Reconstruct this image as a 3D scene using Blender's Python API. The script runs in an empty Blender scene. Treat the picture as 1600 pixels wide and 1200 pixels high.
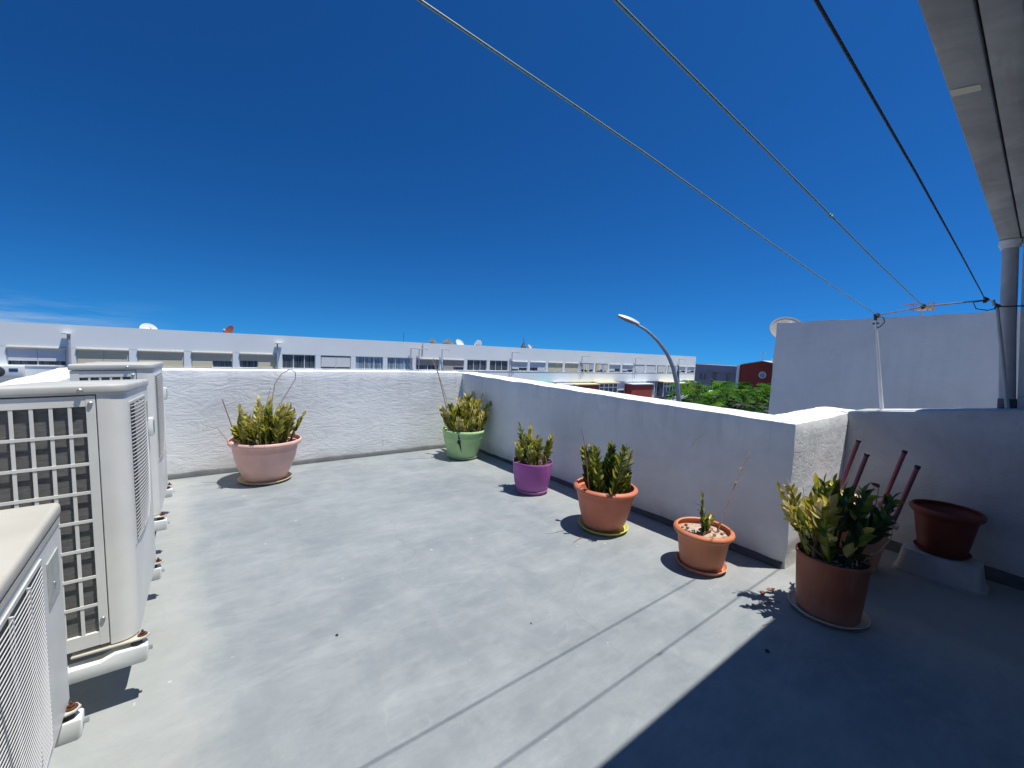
import bpy, bmesh, math, random
from mathutils import Vector, Matrix, noise
from math import radians as RAD, sin, cos, pi

S = bpy.context.scene
# ------------------------------------------------------------------ camera
cam = bpy.data.cameras.new("camera"); cam_o = bpy.data.objects.new("camera", cam)
S.collection.objects.link(cam_o); S.camera = cam_o
YAW, PITCH, ROLL, FPX = RAD(38.17), RAD(4.35), RAD(2.69), 660.8
fw = Vector((sin(YAW)*cos(PITCH), cos(YAW)*cos(PITCH), -sin(PITCH)))
r0 = Vector((cos(YAW), -sin(YAW), 0)); d0 = fw.cross(r0)
rt = r0*cos(ROLL) - d0*sin(ROLL); dn = r0*sin(ROLL) + d0*cos(ROLL)
M = Matrix((rt, -dn, -fw)).transposed().to_4x4(); M.translation = (0, 0, 1.5)
cam_o.matrix_world = M
cam.sensor_fit = 'HORIZONTAL'; cam.sensor_width = 36.0; cam.lens = 36.0*FPX/1600.0
cam.clip_start = 0.02; cam.clip_end = 3000
# ------------------------------------------------------------------ world + sun
SUN_DIR = Vector((0.19, -0.194, 1.0)).normalized()
W = bpy.data.worlds.new("World"); S.world = W; W.use_nodes = True
nt = W.node_tree; nt.nodes.clear()
sky = nt.nodes.new("ShaderNodeTexSky"); sky.sky_type = 'NISHITA'; sky.sun_disc = False
sky.sun_elevation = math.asin(SUN_DIR.z); sky.sun_rotation = math.atan2(SUN_DIR.x, SUN_DIR.y)
sky.altitude = 0; sky.air_density = 1.0; sky.dust_density = 0.3; sky.ozone_density = 4.0
tcw = nt.nodes.new("ShaderNodeTexCoord"); lift = nt.nodes.new("ShaderNodeVectorMath"); lift.operation = 'ADD'
lift.inputs[1].default_value = (0, 0, .16)                       # deep clear sky: no bright dusty band at the horizon
gm = nt.nodes.new("ShaderNodeGamma"); gm.inputs[1].default_value = 1.75
hs = nt.nodes.new("ShaderNodeMix"); hs.data_type = 'RGBA'; hs.blend_type = 'MULTIPLY'; hs.inputs[0].default_value = 1.0; hs.inputs[7].default_value = (.15, .49, .585, 1)
bg = nt.nodes.new("ShaderNodeBackground"); bg.inputs['Strength'].default_value = 0.05
wo = nt.nodes.new("ShaderNodeOutputWorld")
nt.links.new(tcw.outputs['Generated'], lift.inputs[0]); nt.links.new(lift.outputs[0], sky.inputs[0])
nt.links.new(sky.outputs[0], gm.inputs[0]); nt.links.new(gm.outputs[0], hs.inputs[6]); 
sepd = nt.nodes.new("ShaderNodeSeparateXYZ"); nt.links.new(tcw.outputs['Generated'], sepd.inputs[0])
cmap = nt.nodes.new("ShaderNodeMapping"); cmap.inputs['Scale'].default_value = (4, 4, 34); nt.links.new(tcw.outputs['Generated'], cmap.inputs[0])
cn = nt.nodes.new("ShaderNodeTexNoise"); cn.inputs['Scale'].default_value = 1.6; cn.inputs['Detail'].default_value = 7; cn.inputs['Roughness'].default_value = .62; nt.links.new(cmap.outputs[0], cn.inputs['Vector'])
cr_ = nt.nodes.new("ShaderNodeMapRange"); cr_.inputs[1].default_value = .42; cr_.inputs[2].default_value = .80; nt.links.new(cn.outputs['Fac'], cr_.inputs[0])
cz = nt.nodes.new("ShaderNodeMapRange"); cz.inputs[1].default_value = .062; cz.inputs[2].default_value = .012; nt.links.new(sepd.outputs[2], cz.inputs[0])
cm_ = nt.nodes.new("ShaderNodeMath"); cm_.operation = 'MULTIPLY'; nt.links.new(cr_.outputs[0], cm_.inputs[0]); nt.links.new(cz.outputs[0], cm_.inputs[1])
cl = nt.nodes.new("ShaderNodeMapRange"); cl.inputs[1].default_value = .0; cl.inputs[2].default_value = -.22; nt.links.new(sepd.outputs[0], cl.inputs[0])
cm2 = nt.nodes.new("ShaderNodeMath"); cm2.operation = 'MULTIPLY'; nt.links.new(cm_.outputs[0], cm2.inputs[0]); nt.links.new(cl.outputs[0], cm2.inputs[1])
cx = nt.nodes.new("ShaderNodeMix"); cx.data_type = 'RGBA'; nt.links.new(cm2.outputs[0], cx.inputs[0]); nt.links.new(hs.outputs[2], cx.inputs[6]); cx.inputs[7].default_value = (7.5, 9.5, 12.5, 1)
nt.links.new(cx.outputs[2], bg.inputs[0]); nt.links.new(bg.outputs[0], wo.inputs[0])
sl = bpy.data.lights.new("sun", 'SUN'); sl.energy = 5.0; sl.angle = RAD(0.53); sl.color = (1.0, 0.965, 0.9)
so = bpy.data.objects.new("sun", sl); S.collection.objects.link(so)
so.rotation_euler = SUN_DIR.to_track_quat('Z', 'Y').to_euler()
S.view_settings.view_transform = 'Standard'; S.view_settings.look = 'None'
S.view_settings.exposure = 0.2; S.view_settings.gamma = 1.0; S.view_settings.use_curve_mapping = False
S.cycles.max_bounces = 10; S.cycles.diffuse_bounces = 6

# ------------------------------------------------------------------ helpers
COL = S.collection
rnd = random.Random(7); noise.seed_set(3)

def link(o):
    COL.objects.link(o); return o

def tag(o, label=None, cat=None, group=None, kind=None):
    if label: o['label'] = label
    if cat: o['category'] = cat
    if group: o['group'] = group
    if kind: o['kind'] = kind
    return o

def thing(name, loc, label, cat, group=None, rot=(0, 0, 0)):
    o = bpy.data.objects.new(name, None); o.location = loc; o.rotation_euler = rot
    o.empty_display_size = 0.1
    return tag(link(o), label, cat, group)

class MB:
    """collects geometry for one mesh"""
    def __init__(s): s.v = []; s.f = []; s.t = []; s.m = []; s.tint = 0.5; s.mi = 0
    def add(s, vs, fs):
        b = len(s.v); s.v += [tuple(p) for p in vs]; s.t += [s.tint]*len(vs)
        for f in fs: s.f.append([b+i for i in f]); s.m.append(s.mi)
        return s
    def box(s, x0, x1, y0, y1, z0, z1):
        return s.add([(x0,y0,z0),(x1,y0,z0),(x1,y1,z0),(x0,y1,z0),(x0,y0,z1),(x1,y0,z1),(x1,y1,z1),(x0,y1,z1)],
                     [(0,3,2,1),(4,5,6,7),(0,1,5,4),(1,2,6,5),(2,3,7,6),(3,0,4,7)])
    def tube(s, pts, r, n=8, caps=True):
        pts = [Vector(p) for p in pts]; rs = r if isinstance(r, (list, tuple)) else [r]*len(pts)
        vs = []; fs = []; ref = None
        for i, p in enumerate(pts):
            d = (pts[min(i+1, len(pts)-1)] - pts[max(i-1, 0)]).normalized()
            if ref is None:
                ref = d.cross(Vector((0, 0, 1)) if abs(d.z) < .9 else Vector((1, 0, 0))).normalized()
            u = (ref - d*ref.dot(d)).normalized(); w = d.cross(u); ref = u
            vs += [p + (u*cos(2*pi*k/n) + w*sin(2*pi*k/n))*rs[i] for k in range(n)]
        for i in range(len(pts)-1):
            for k in range(n):
                a, b = i*n+k, i*n+(k+1) % n; fs.append((a, b, b+n, a+n))
        if caps: fs.append(tuple(range(n))[::-1]); fs.append(tuple(len(vs)-n+k for k in range(n)))
        return s.add(vs, fs)
    def lathe(s, prof, n=48, c=(0, 0, 0), close=False):
        vs = []; fs = []
        for r, z in prof: vs += [(c[0]+r*cos(2*pi*k/n), c[1]+r*sin(2*pi*k/n), c[2]+z) for k in range(n)]
        m = len(prof)
        for i in range(m-1):
            for k in range(n):
                a, b = i*n+k, i*n+(k+1) % n; fs.append((a, b, b+n, a+n))
        if prof[0][0] > 1e-5: fs.append(tuple(range(n))[::-1])
        if prof[-1][0] > 1e-5 and close: fs.append(tuple((m-1)*n+k for k in range(n)))
        return s.add(vs, fs)
    def prism(s, poly, z0, z1):
        n = len(poly)
        return s.add([(x, y, z0) for x, y in poly]+[(x, y, z1) for x, y in poly],
                     [tuple(range(n))[::-1], tuple(range(n, 2*n))]+[(i, (i+1) % n, n+(i+1) % n, n+i) for i in range(n)])
    def build(s, name, mat, parent=None, smooth=False, bevel=0, angle=35, seg=2):
        me = bpy.data.meshes.new(name); me.from_pydata(s.v, [], s.f)
        mats = mat if isinstance(mat, list) else [mat]
        for m in mats: me.materials.append(m)
        if len(mats) > 1:
            for p, i in zip(me.polygons, s.m): p.material_index = i
        if bevel:
            bm = bmesh.new(); bm.from_mesh(me)
            bmesh.ops.recalc_face_normals(bm, faces=bm.faces)
            ed = [e for e in bm.edges if len(e.link_faces) == 2 and e.calc_face_angle(0) > RAD(40)]
            bmesh.ops.bevel(bm, geom=ed, offset=bevel, segments=seg, profile=.5, affect='EDGES', clamp_overlap=True)
            bm.to_mesh(me); bm.free(); smooth = True
        else:
            a = me.attributes.new("tint", 'FLOAT', 'POINT')
            a.data.foreach_set("value", s.t)
        if smooth:
            me.polygons.foreach_set("use_smooth", [True]*len(me.polygons)); me.set_sharp_from_angle(angle=RAD(angle))
        o = link(bpy.data.objects.new(name, me))
        if parent: o.parent = parent
        return o

def copy_tree(o, parent=None):
    c = o.copy(); COL.objects.link(c)
    if parent: c.parent = parent
    for ch in list(o.children): copy_tree(ch, c)
    return c

# ------------------------------------------------------------------ materials
def lin(r, g, b):
    f = lambda c: (c/255/12.92 if c/255 <= .04045 else ((c/255+.055)/1.055)**2.4)
    return (f(r), f(g), f(b), 1)

class Nodes:
    def __init__(s, name):
        s.m = bpy.data.materials.new(name); s.m.use_nodes = True; s.nt = s.m.node_tree
        s.p = s.nt.nodes["Principled BSDF"]; s.tc = s.n("ShaderNodeTexCoord")
    def n(s, t, **kw):
        o = s.nt.nodes.new(t)
        for k, v in kw.items(): setattr(o, k, v)
        return o
    def l(s, a, b): s.nt.links.new(a, b)
    def coord(s, scale=(1, 1, 1), rot=(0, 0, 0)):
        mp = s.n("ShaderNodeMapping"); s.l(s.tc.outputs['Object'], mp.inputs[0])
        mp.inputs['Scale'].default_value = scale; mp.inputs['Rotation'].default_value = rot; return mp.outputs[0]
    def noise(s, scale, detail=4, rough=.55, dist=0, sc=(1, 1, 1), rot=(0, 0, 0)):
        t = s.n("ShaderNodeTexNoise"); s.l(s.coord(sc, rot), t.inputs['Vector'])
        t.inputs['Scale'].default_value = scale; t.inputs['Detail'].default_value = detail
        t.inputs['Roughness'].default_value = rough; t.inputs['Distortion'].default_value = dist
        return t.outputs['Fac']
    def ramp(s, fac, stops):
        r = s.n("ShaderNodeValToRGB"); e = r.color_ramp.elements
        while len(e) < len(stops): e.new(.5)
        for el, (p, c) in zip(e, stops):
            el.position = p; el.color = c if hasattr(c, '__len__') else (c, c, c, 1)
        s.l(fac, r.inputs[0]); return r.outputs[0]
    def mix(s, fac, a, b, mode='MIX'):
        x = s.n("ShaderNodeMix", data_type='RGBA', blend_type=mode)
        for i, v in ((0, fac), (6, a), (7, b)):
            if hasattr(v, 'links'): s.l(v, x.inputs[i])
            else: x.inputs[i].default_value = v
        return x.outputs[2]
    def math(s, op, a, b=0.0):
        x = s.n("ShaderNodeMath", operation=op)
        for i, v in ((0, a), (1, b)):
            if hasattr(v, 'links'): s.l(v, x.inputs[i])
            else: x.inputs[i].default_value = v
        return x.outputs[0]
    def bump(s, h, strength, dist, prev=None):
        b = s.n("ShaderNodeBump"); b.inputs['Strength'].default_value = strength; b.inputs['Distance'].default_value = dist
        s.l(h, b.inputs['Height'])
        if prev: s.l(prev, b.inputs['Normal'])
        return b.outputs[0]
    def done(s, col=None, rough=None, normal=None, metal=0, spec=None):
        if col is not None:
            if hasattr(col, 'links'): s.l(col, s.p.inputs['Base Color'])
            else: s.p.inputs['Base Color'].default_value = col
        if rough is not None:
            if hasattr(rough, 'links'): s.l(rough, s.p.inputs['Roughness'])
            else: s.p.inputs['Roughness'].default_value = rough
        if normal is not None: s.l(normal, s.p.inputs['Normal'])
        s.p.inputs['Metallic'].default_value = metal
        if spec is not None: s.p.inputs['Specular IOR Level'].default_value = spec
        return s.m

def simple(name, c, rough=.6, var=.12, scale=6, bump=0.0, bscale=60, metal=0, spec=.4):
    """a colour with soft mottling and optional fine bump"""
    k = Nodes(name); c = c if len(c) == 4 else (*c, 1)
    dk = tuple(x*(1-var) for x in c[:3])+(1,); lt = tuple(min(1, x*(1+var*.6)) for x in c[:3])+(1,)
    col = k.ramp(k.noise(scale, 5, .6), [(.3, dk), (.7, lt)])
    nm = k.bump(k.noise(bscale, 3), bump, .004) if bump else None
    return k.done(col, rough, nm, metal, spec)

def pot_mat(name, c, h):
    k = Nodes(name); c4 = (*c, 1); dk = tuple(x*.80 for x in c)+(1,)
    col = k.ramp(k.noise(5, 6, .65), [(.3, dk), (.65, c4)])
    dust = tuple(x*.55+.22 for x in c)+(1,)
    sz = k.n("ShaderNodeSeparateXYZ"); k.l(k.tc.outputs['Object'], sz.inputs[0])
    e = k.math('ADD', sz.outputs[2], k.math('MULTIPLY', k.math('SUBTRACT', k.noise(9, 6, .7), .5), h*.5))
    low = k.ramp(k.math('DIVIDE', e, h), [(.0, 1.0), (.36, 0.0)])
    col = k.mix(k.math('MULTIPLY', low, .45), col, dust)
    st = k.ramp(k.noise(13, 6, .7, .2, (1, 1, .22)), [(.53, 0.0), (.75, 1.0)])
    col = k.mix(k.math('MULTIPLY', st, .38), col, dust)
    sp = k.ramp(k.noise(70, 3, .6), [(.66, 0.0), (.72, 1.0)])
    col = k.mix(k.math('MULTIPLY', sp, .4), col, (.16, .12, .09, 1))
    return k.done(col, k.ramp(k.noise(20, 4), [(.3, .42), (.7, .66)]), k.bump(k.noise(60, 4), .12, .003), 0, .4)

def plaster(name, c, strokes=1.0, fine=.5, dirt=.12, sc=(1.2, 1.2, 5.0), dist=1.6, weather=1.0):
    k = Nodes(name)
    n1 = k.noise(2.6, 5, .6, dist, sc)
    rid = k.math('ABSOLUTE', k.math('SUBTRACT', n1, .5))
    rid = k.ramp(rid, [(0.0, 0.0), (.05, .62), (.25, 1.0)])
    n2 = k.noise(5, 6, .6, .6, (1, 1, 2.2))
    nm = k.bump(rid, .55*strokes, .006)
    nm = k.bump(n2, .6*strokes, .014, nm)
    nm = k.bump(k.noise(90, 4, .6), fine, .0025, nm)
    c4 = (*c, 1)
    dk = tuple(x*(1-dirt) for x in c)+(1,)
    col = k.ramp(k.noise(1.7, 6, .62, .5), [(.34, dk), (.62, c4)])
    st = k.ramp(k.noise(2.2, 6, .65, .2, (3, 3, .5)), [(.52, 0.0), (.74, 1.0)])
    col = k.mix(k.math('MULTIPLY', st, dirt*1.3), col, (c[0]*.55, c[1]*.55, c[2]*.53, 1))
    sz = k.n("ShaderNodeSeparateXYZ"); k.l(k.tc.outputs['Object'], sz.inputs[0])
    if weather:
        drip = k.ramp(k.noise(7, 5, .7, .1, (1, 1, .10)), [(.50, 0.0), (.72, 1.0)])
        hi = k.ramp(k.math('ADD', sz.outputs[2], k.math('MULTIPLY', k.math('SUBTRACT', k.noise(4, 4), .5), .5)), [(.72, 0.0), (1.06, 1.0)])
        col = k.mix(k.math('MULTIPLY', k.math('MULTIPLY', drip, hi), .30*weather), col, (.36, .36, .34, 1))
        lo = k.ramp(k.math('ADD', sz.outputs[2], k.math('MULTIPLY', k.math('SUBTRACT', k.noise(5, 6, .7), .5), .28)), [(.04, 1.0), (.20, 0.0)])
        col = k.mix(k.math('MULTIPLY', lo, .38*weather), col, (.42, .40, .36, 1))
        vo = k.n("ShaderNodeTexVoronoi", feature='DISTANCE_TO_EDGE'); vo.inputs['Scale'].default_value = .9
        ad = k.n("ShaderNodeVectorMath", operation='MULTIPLY_ADD'); nz = k.n("ShaderNodeTexNoise"); nz.inputs['Scale'].default_value = 4; nz.inputs['Detail'].default_value = 6
        k.l(k.tc.outputs['Object'], nz.inputs['Vector']); k.l(nz.outputs['Color'], ad.inputs[0]); ad.inputs[1].default_value = (.3, .3, .3); k.l(k.tc.outputs['Object'], ad.inputs[2]); k.l(ad.outputs[0], vo.inputs['Vector'])
        ck = k.math('MULTIPLY', k.ramp(vo.outputs['Distance'], [(.0, 1.0), (.0035, 0.0)]), k.ramp(k.noise(1.3, 3), [(.5, 0.0), (.62, 1.0)]))
        col = k.mix(k.math('MULTIPLY', ck, .5*weather), col, (.30, .29, .28, 1))
        pa = k.ramp(k.noise(.9, 3, .5, .6, (1, 1, 1.6)), [(.50, 0.0), (.53, 1.0)])
        col = k.mix(k.math('MULTIPLY', pa, .10*weather), col, (.60, .62, .64, 1))
    return k.done(col, .88, nm, 0, .25)

def floor_mat():
    k = Nodes("painted_concrete")
    A, B, Cc = (.18, .205, .22, 1), (.235, .258, .268, 1), (.305, .322, .324, 1)
    n1 = k.noise(.9, 7, .62, .8); n2 = k.noise(3.5, 7, .66, .5, (1, .55, 1), (0, 0, .6)); n3 = k.noise(9, 8, .7, .3, (.35, 1, 1), (0, 0, -.5))
    col = k.ramp(n1, [(.3, A), (.68, B)])
    col = k.mix(k.math('MULTIPLY', k.ramp(n2, [(.42, 0.0), (.72, 1.0)]), .55), col, Cc)
    col = k.mix(k.math('MULTIPLY', k.ramp(n3, [(.5, 0.0), (.72, 1.0)]), .28), col, (.38, .40, .395, 1))
    col = k.mix(k.math('MULTIPLY', k.ramp(k.noise(40, 6, .75), [(.5, 0.0), (.8, 1.0)]), .35), col, (.17, .19, .20, 1))
    # paler unpainted strip beside the air conditioners and a faded one along the far right wall
    sx = k.n("ShaderNodeSeparateXYZ"); k.l(k.tc.outputs['Object'], sx.inputs[0])
    e1 = k.math('ADD', sx.outputs[0], k.math('MULTIPLY', k.math('SUBTRACT', k.noise(2.2, 7, .7), .5), .42))
    m1 = k.ramp(e1, [(.0, 1.0), (.16, 0.0)])
    col = k.mix(k.math('MULTIPLY', m1, .55), col, (.37, .375, .345, 1))
    e2 = k.math('ADD', k.math('SUBTRACT', 3.45, sx.outputs[0]), k.math('MULTIPLY', k.math('SUBTRACT', k.noise(3, 6, .7), .5), .9))
    m2 = k.ramp(e2, [(.15, 1.0), (.75, 0.0)])
    col = k.mix(k.math('MULTIPLY', m2, .38), col, (.38, .378, .35, 1))
    # trowel sweeps, scuffs and grime
    for rot, sc_, amt in ((1.15, (.6, 1.5, 1), .20), (-.75, (.55, 1.6, 1), .22), (.1, (.8, 1.2, 1), .16), (2.3, (.6, 1.5, 1), .16)):
        sw = k.ramp(k.noise(2.3, 8, .72, .4, sc_, (0, 0, rot)), [(.50, 0.0), (.66, 1.0)])
        col = k.mix(k.math('MULTIPLY', sw, amt), col, (.385, .408, .412, 1))
    gr = k.ramp(k.noise(1.3, 8, .74, 1.2, (1, 1.4, 1), (0, 0, .3)), [(.50, 0.0), (.70, 1.0)])
    col = k.mix(k.math('MULTIPLY', gr, .34), col, (.185, .21, .23, 1))
    col = k.mix(k.math('MULTIPLY', k.ramp(k.noise(120, 3, .6), [(.64, 0.0), (.72, 1.0)]), .35), col, (.16, .175, .18, 1))
    rg = k.math('ABSOLUTE', k.math('SUBTRACT', k.noise(1.4, 4, .5, .9), .5))
    rg = k.math('MULTIPLY', k.ramp(rg, [(.0, 1.0), (.012, 0.0)]), k.ramp(k.noise(2.1, 4), [(.5, 0.0), (.62, 1.0)]))
    col = k.mix(k.math('MULTIPLY', rg, .13), col, (.47, .48, .46, 1))
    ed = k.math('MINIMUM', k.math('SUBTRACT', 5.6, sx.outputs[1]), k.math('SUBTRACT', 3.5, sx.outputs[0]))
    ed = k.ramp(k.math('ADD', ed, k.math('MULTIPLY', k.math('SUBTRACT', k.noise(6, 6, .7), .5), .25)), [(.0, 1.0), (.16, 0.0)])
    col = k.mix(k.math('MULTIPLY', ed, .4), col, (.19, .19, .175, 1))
    # hairline cracks
    vo = k.n("ShaderNodeTexVoronoi", feature='DISTANCE_TO_EDGE'); vo.inputs['Scale'].default_value = .55
    wv = k.n("ShaderNodeVectorMath", operation='ADD'); k.l(k.coord((1, 1.3, 1)), wv.inputs[0])
    nz = k.n("ShaderNodeTexNoise"); nz.inputs['Scale'].default_value = 3.0; nz.inputs['Detail'].default_value = 6
    k.l(k.tc.outputs['Object'], nz.inputs['Vector'])
    ms = k.n("ShaderNodeVectorMath", operation='SCALE'); k.l(nz.outputs['Color'], ms.inputs[0]); ms.inputs['Scale'].default_value = .35
    k.l(ms.outputs[0], wv.inputs[1]); k.l(wv.outputs[0], vo.inputs['Vector'])
    cr = k.ramp(vo.outputs['Distance'], [(.0, 1.0), (.004, 0.0)])
    cr = k.math('MULTIPLY', cr, k.ramp(k.noise(1.1, 4), [(.46, 0.0), (.6, 1.0)]))
    col = k.mix(k.math('MULTIPLY', cr, .28), col, (.12, .14, .15, 1))
    # paint chips
    ch = k.ramp(k.noise(14, 3, .5), [(.735, 0.0), (.75, 1.0)])
    col = k.mix(k.math('MULTIPLY', ch, .5), col, (.58, .6, .57, 1))
    nm = k.bump(n2, .25, .01); nm = k.bump(k.noise(70, 6, .7), .35, .003, nm); nm = k.bump(cr, -.2, .004, nm)
    return k.done(col, k.ramp(n2, [(.3, .62), (.7, .8)]), nm, 0, .35)

def leaf_mat(name, stops, transl=.28, rough=.38, spec=.45):
    k = Nodes(name)
    at = k.n("ShaderNodeAttribute"); at.attribute_name = "tint"
    f = k.math('ADD', at.outputs['Fac'], k.math('MULTIPLY', k.math('SUBTRACT', k.noise(35, 3), .5), .25))
    col = k.ramp(f, stops)
    k.done(col, rough, None, 0, spec)
    tr = k.n("ShaderNodeBsdfTranslucent"); k.l(col, tr.inputs[0])
    mx = k.n("ShaderNodeMixShader"); mx.inputs[0].default_value = transl
    out = k.nt.nodes["Material Output"]
    k.l(k.p.outputs[0], mx.inputs[1]); k.l(tr.outputs[0], mx.inputs[2]); k.l(mx.outputs[0], out.inputs[0])
    return k.m

def fins_mat():
    k = Nodes("coil_fins")
    w = k.n("ShaderNodeTexWave", wave_type='BANDS', bands_direction='Z'); w.inputs['Scale'].default_value = 90
    k.l(k.coord(), w.inputs['Vector'])
    col = k.ramp(k.noise(30, 5, .7, 0, (1, 1, 6)), [(.3, (.10, .10, .095, 1)), (.7, (.20, .20, .19, 1))])
    return k.done(col, .55, k.bump(w.outputs['Fac'], .3, .002), .2)

def shutter_mat(name, c):
    k = Nodes(name)
    w = k.n("ShaderNodeTexWave", wave_type='BANDS', bands_direction='Z'); w.inputs['Scale'].default_value = 5
    k.l(k.coord(), w.inputs['Vector'])
    col = k.ramp(w.outputs['Fac'], [(.0, tuple(x*.75 for x in c)+(1,)), (.35, (*c, 1))])
    return k.done(col, .6, k.bump(w.outputs['Fac'], .6, .02))

def glass_mat(name, c=(.03, .04, .05)):
    k = Nodes(name)
    col = k.ramp(k.noise(2.2, 2, .5, 0, (6, 1, .25)), [(.35, (*c, 1)), (.62, tuple(min(1, x*3.2+.05) for x in c)+(1,))])
    return k.done(col, .08, None, 0, .6)

def soffit_mat():
    k = Nodes("roof_concrete")
    col = k.ramp(k.noise(2.5, 7, .7, 1.0), [(.3, (.30, .30, .305, 1)), (.65, (.48, .48, .48, 1))])
    col = k.mix(k.math('MULTIPLY', k.ramp(k.noise(3, 5, .6, 0, (.6, 5, 1)), [(.5, 0.0), (.7, 1.0)]), .5), col, (.24, .24, .245, 1))
    return k.done(col, .85, k.bump(k.noise(40, 6, .7), .3, .004))

MAT = dict(
    wall=plaster("white_plaster", (.86, .875, .875), .55, .4, .08, (.8, .8, 2.6), 2.4),
    wall_rough=plaster("rough_white_plaster", (.885, .915, .915), .42, .6, .12, (2.0, 2.0, 3.0), .7),
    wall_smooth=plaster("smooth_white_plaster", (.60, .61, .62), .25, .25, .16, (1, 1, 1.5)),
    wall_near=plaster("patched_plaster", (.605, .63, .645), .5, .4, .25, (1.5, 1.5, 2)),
    neighbour=plaster("neighbour_plaster", (.75, .745, .755), .35, .35, .10, (.6, .8, 2.2), 2.0, .35),
    facade=simple("facade_paint", (.90, .93, .90), .85, .06, .25),
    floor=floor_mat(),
    skirting=simple("skirting_paint", (.095, .105, .11), .75, .35, 5, .4, 30),
    soffit=soffit_mat(),
    casing=simple("casing_paint", (.74, .735, .69), .42, .10, 3, .05, 200),
    casing_cream=simple("aged_cream_paint", (.50, .475, .41), .45, .10, 4, .05, 200),
    casing_lid=simple("weathered_lid_paint", (.52, .515, .475), .5, .14, 4, .05, 200),
    slat=simple("slat_plastic", (.58, .585, .57), .45, .06, 8),
    dark=simple("dark_interior", (.03, .032, .035), .7, .3, 10),
    fins=fins_mat(),
    label_grey=simple("label_grey", (.42, .44, .40), .5, .25, 20),
    label_green=simple("label_green", (.14, .34, .22), .5, .3, 40),
    white_plastic=simple("white_plastic", (.75, .77, .75), .4, .08, 8),
    grey_plastic=simple("dusty_white_plastic", (.46, .47, .48), .5, .15, 8),
    rust=simple("rust", (.11, .045, .025), .95, .6, 60, .6, 120),
    steel=simple("galvanised_steel", (.42, .43, .44), .42, .2, 12, 0, 60, .7),
    grey_paint=simple("grey_pole_paint", (.42, .43, .45), .5, .15, 8),
    white_paint=simple("white_pole_paint", (.78, .78, .76), .45, .1, 8),
    dark_metal=simple("dark_metal", (.08, .085, .09), .5, .2, 20, 0, 60, .3),
    wire=simple("green_wire", (.26, .38, .35), .5, .03, 2),
    cord=simple("dark_cord", (.05, .055, .06), .6, .03, 2),
    pink=pot_mat("pink_plastic", (.82, .50, .43), 0.44),
    green=pot_mat("pale_green_plastic", (.46, .70, .32), 0.39),
    purple=pot_mat("purple_plastic", (.42, .11, .40), 0.33),
    terra=pot_mat("terracotta_plastic", (.62, .20, .115), 0.37),
    terra_lt=pot_mat("orange_terracotta", (.66, .235, .11), 0.28),
    brown=pot_mat("brown_terracotta", (.36, .115, .06), 0.36),
    deep=simple("dark_terracotta", (.17, .034, .02), .5, .2, 6, .1, 90),
    peach=simple("peach_plastic", (.72, .34, .20), .5, .15, 6),
    cream=simple("cream_plastic", (.72, .58, .34), .5, .16, 9),
    cream_pale=simple("pale_cream_plastic", (.60, .55, .44), .5, .2, 9),
    lime=simple("lime_plastic", (.62, .64, .16), .45, .14, 9),
    maroon=simple("maroon_tube", (.22, .07, .105), .4, .15, 10),
    soil=simple("potting_soil", (.045, .03, .022), .95, .6, 40, 1.0, 60),
    sand=simple("dry_sandy_soil", (.46, .37, .29), .95, .35, 40, 1.0, 90),
    pebble=simple("pebble", (.22, .21, .20), .9, .5, 30, .4, 90),
    twig=simple("dry_twig", (.36, .22, .15), .85, .3, 30),
    straw=simple("dry_straw", (.55, .45, .32), .85, .3, 30),
    dead=simple("dry_leaf", (.34, .15, .07), .8, .4, 30),
    blue=simple("blue_plastic", (.02, .04, .17), .5, .2, 10),
    asphalt=simple("asphalt", (.055, .055, .058), .9, .3, 1.2, .3, 20),
    pave=simple("pavement", (.30, .29, .28), .9, .2, 1.5),
    red=simple("red_render", (.30, .055, .04), .85, .15, .8),
    greyfac=simple("grey_render", (.36, .36, .43), .85, .12, .3),
    beige=shutter_mat("beige_shutter", (.68, .62, .44)),
    whiteshut=shutter_mat("white_shutter", (.74, .76, .78)),
    brownshut=shutter_mat("taupe_shutter", (.46, .40, .36)),
    box_cream=simple("shutter_box", (.74, .70, .58), .6, .08, 1),
    frame=simple("window_frame", (.80, .80, .79), .5, .06, 2),
    glass=glass_mat("window_glass"),
    glass_blue=glass_mat("curtained_glass", (.10, .14, .17)),
    yellow=simple("yellow_awning", (.80, .70, .42), .7, .1, 1),
    teal=simple("teal_awning", (.06, .36, .34), .7, .1, 1),
    dish_grey=simple("dish_grey", (.62, .62, .60), .5, .12, 3),
    dish_red=simple("rusty_dish", (.28, .09, .07), .7, .3, 4),
    dish_dark=simple("weathered_dish", (.26, .25, .24), .7, .3, 4),
    orange=simple("orange_plastic", (.55, .27, .10), .5, .2, 10),
    awn_grey=simple("grey_canvas", (.10, .11, .125), .9, .15, 2),
    lamp_head=simple("lamp_head", (.62, .63, .63), .4, .08, 4),
    bark=simple("bark", (.13, .10, .08), .9, .4, 9, .8, 20),
    tyre=simple("tyre", (.025, .025, .025), .8, .2, 9),
)
MAT['zz'] = leaf_mat("zz_leaf", [(.0, (.022, .045, .012, 1)), (.34, (.065, .115, .018, 1)), (.58, (.24, .28, .03, 1)), (.80, (.58, .50, .055, 1)), (1.0, (.68, .58, .24, 1))])
MAT['tree_leaf'] = leaf_mat("poinciana_leaf", [(.0, (.015, .055, .006, 1)), (.5, (.045, .155, .010, 1)), (1.0, (.17, .30, .012, 1))], .30, .65, .12)

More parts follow.
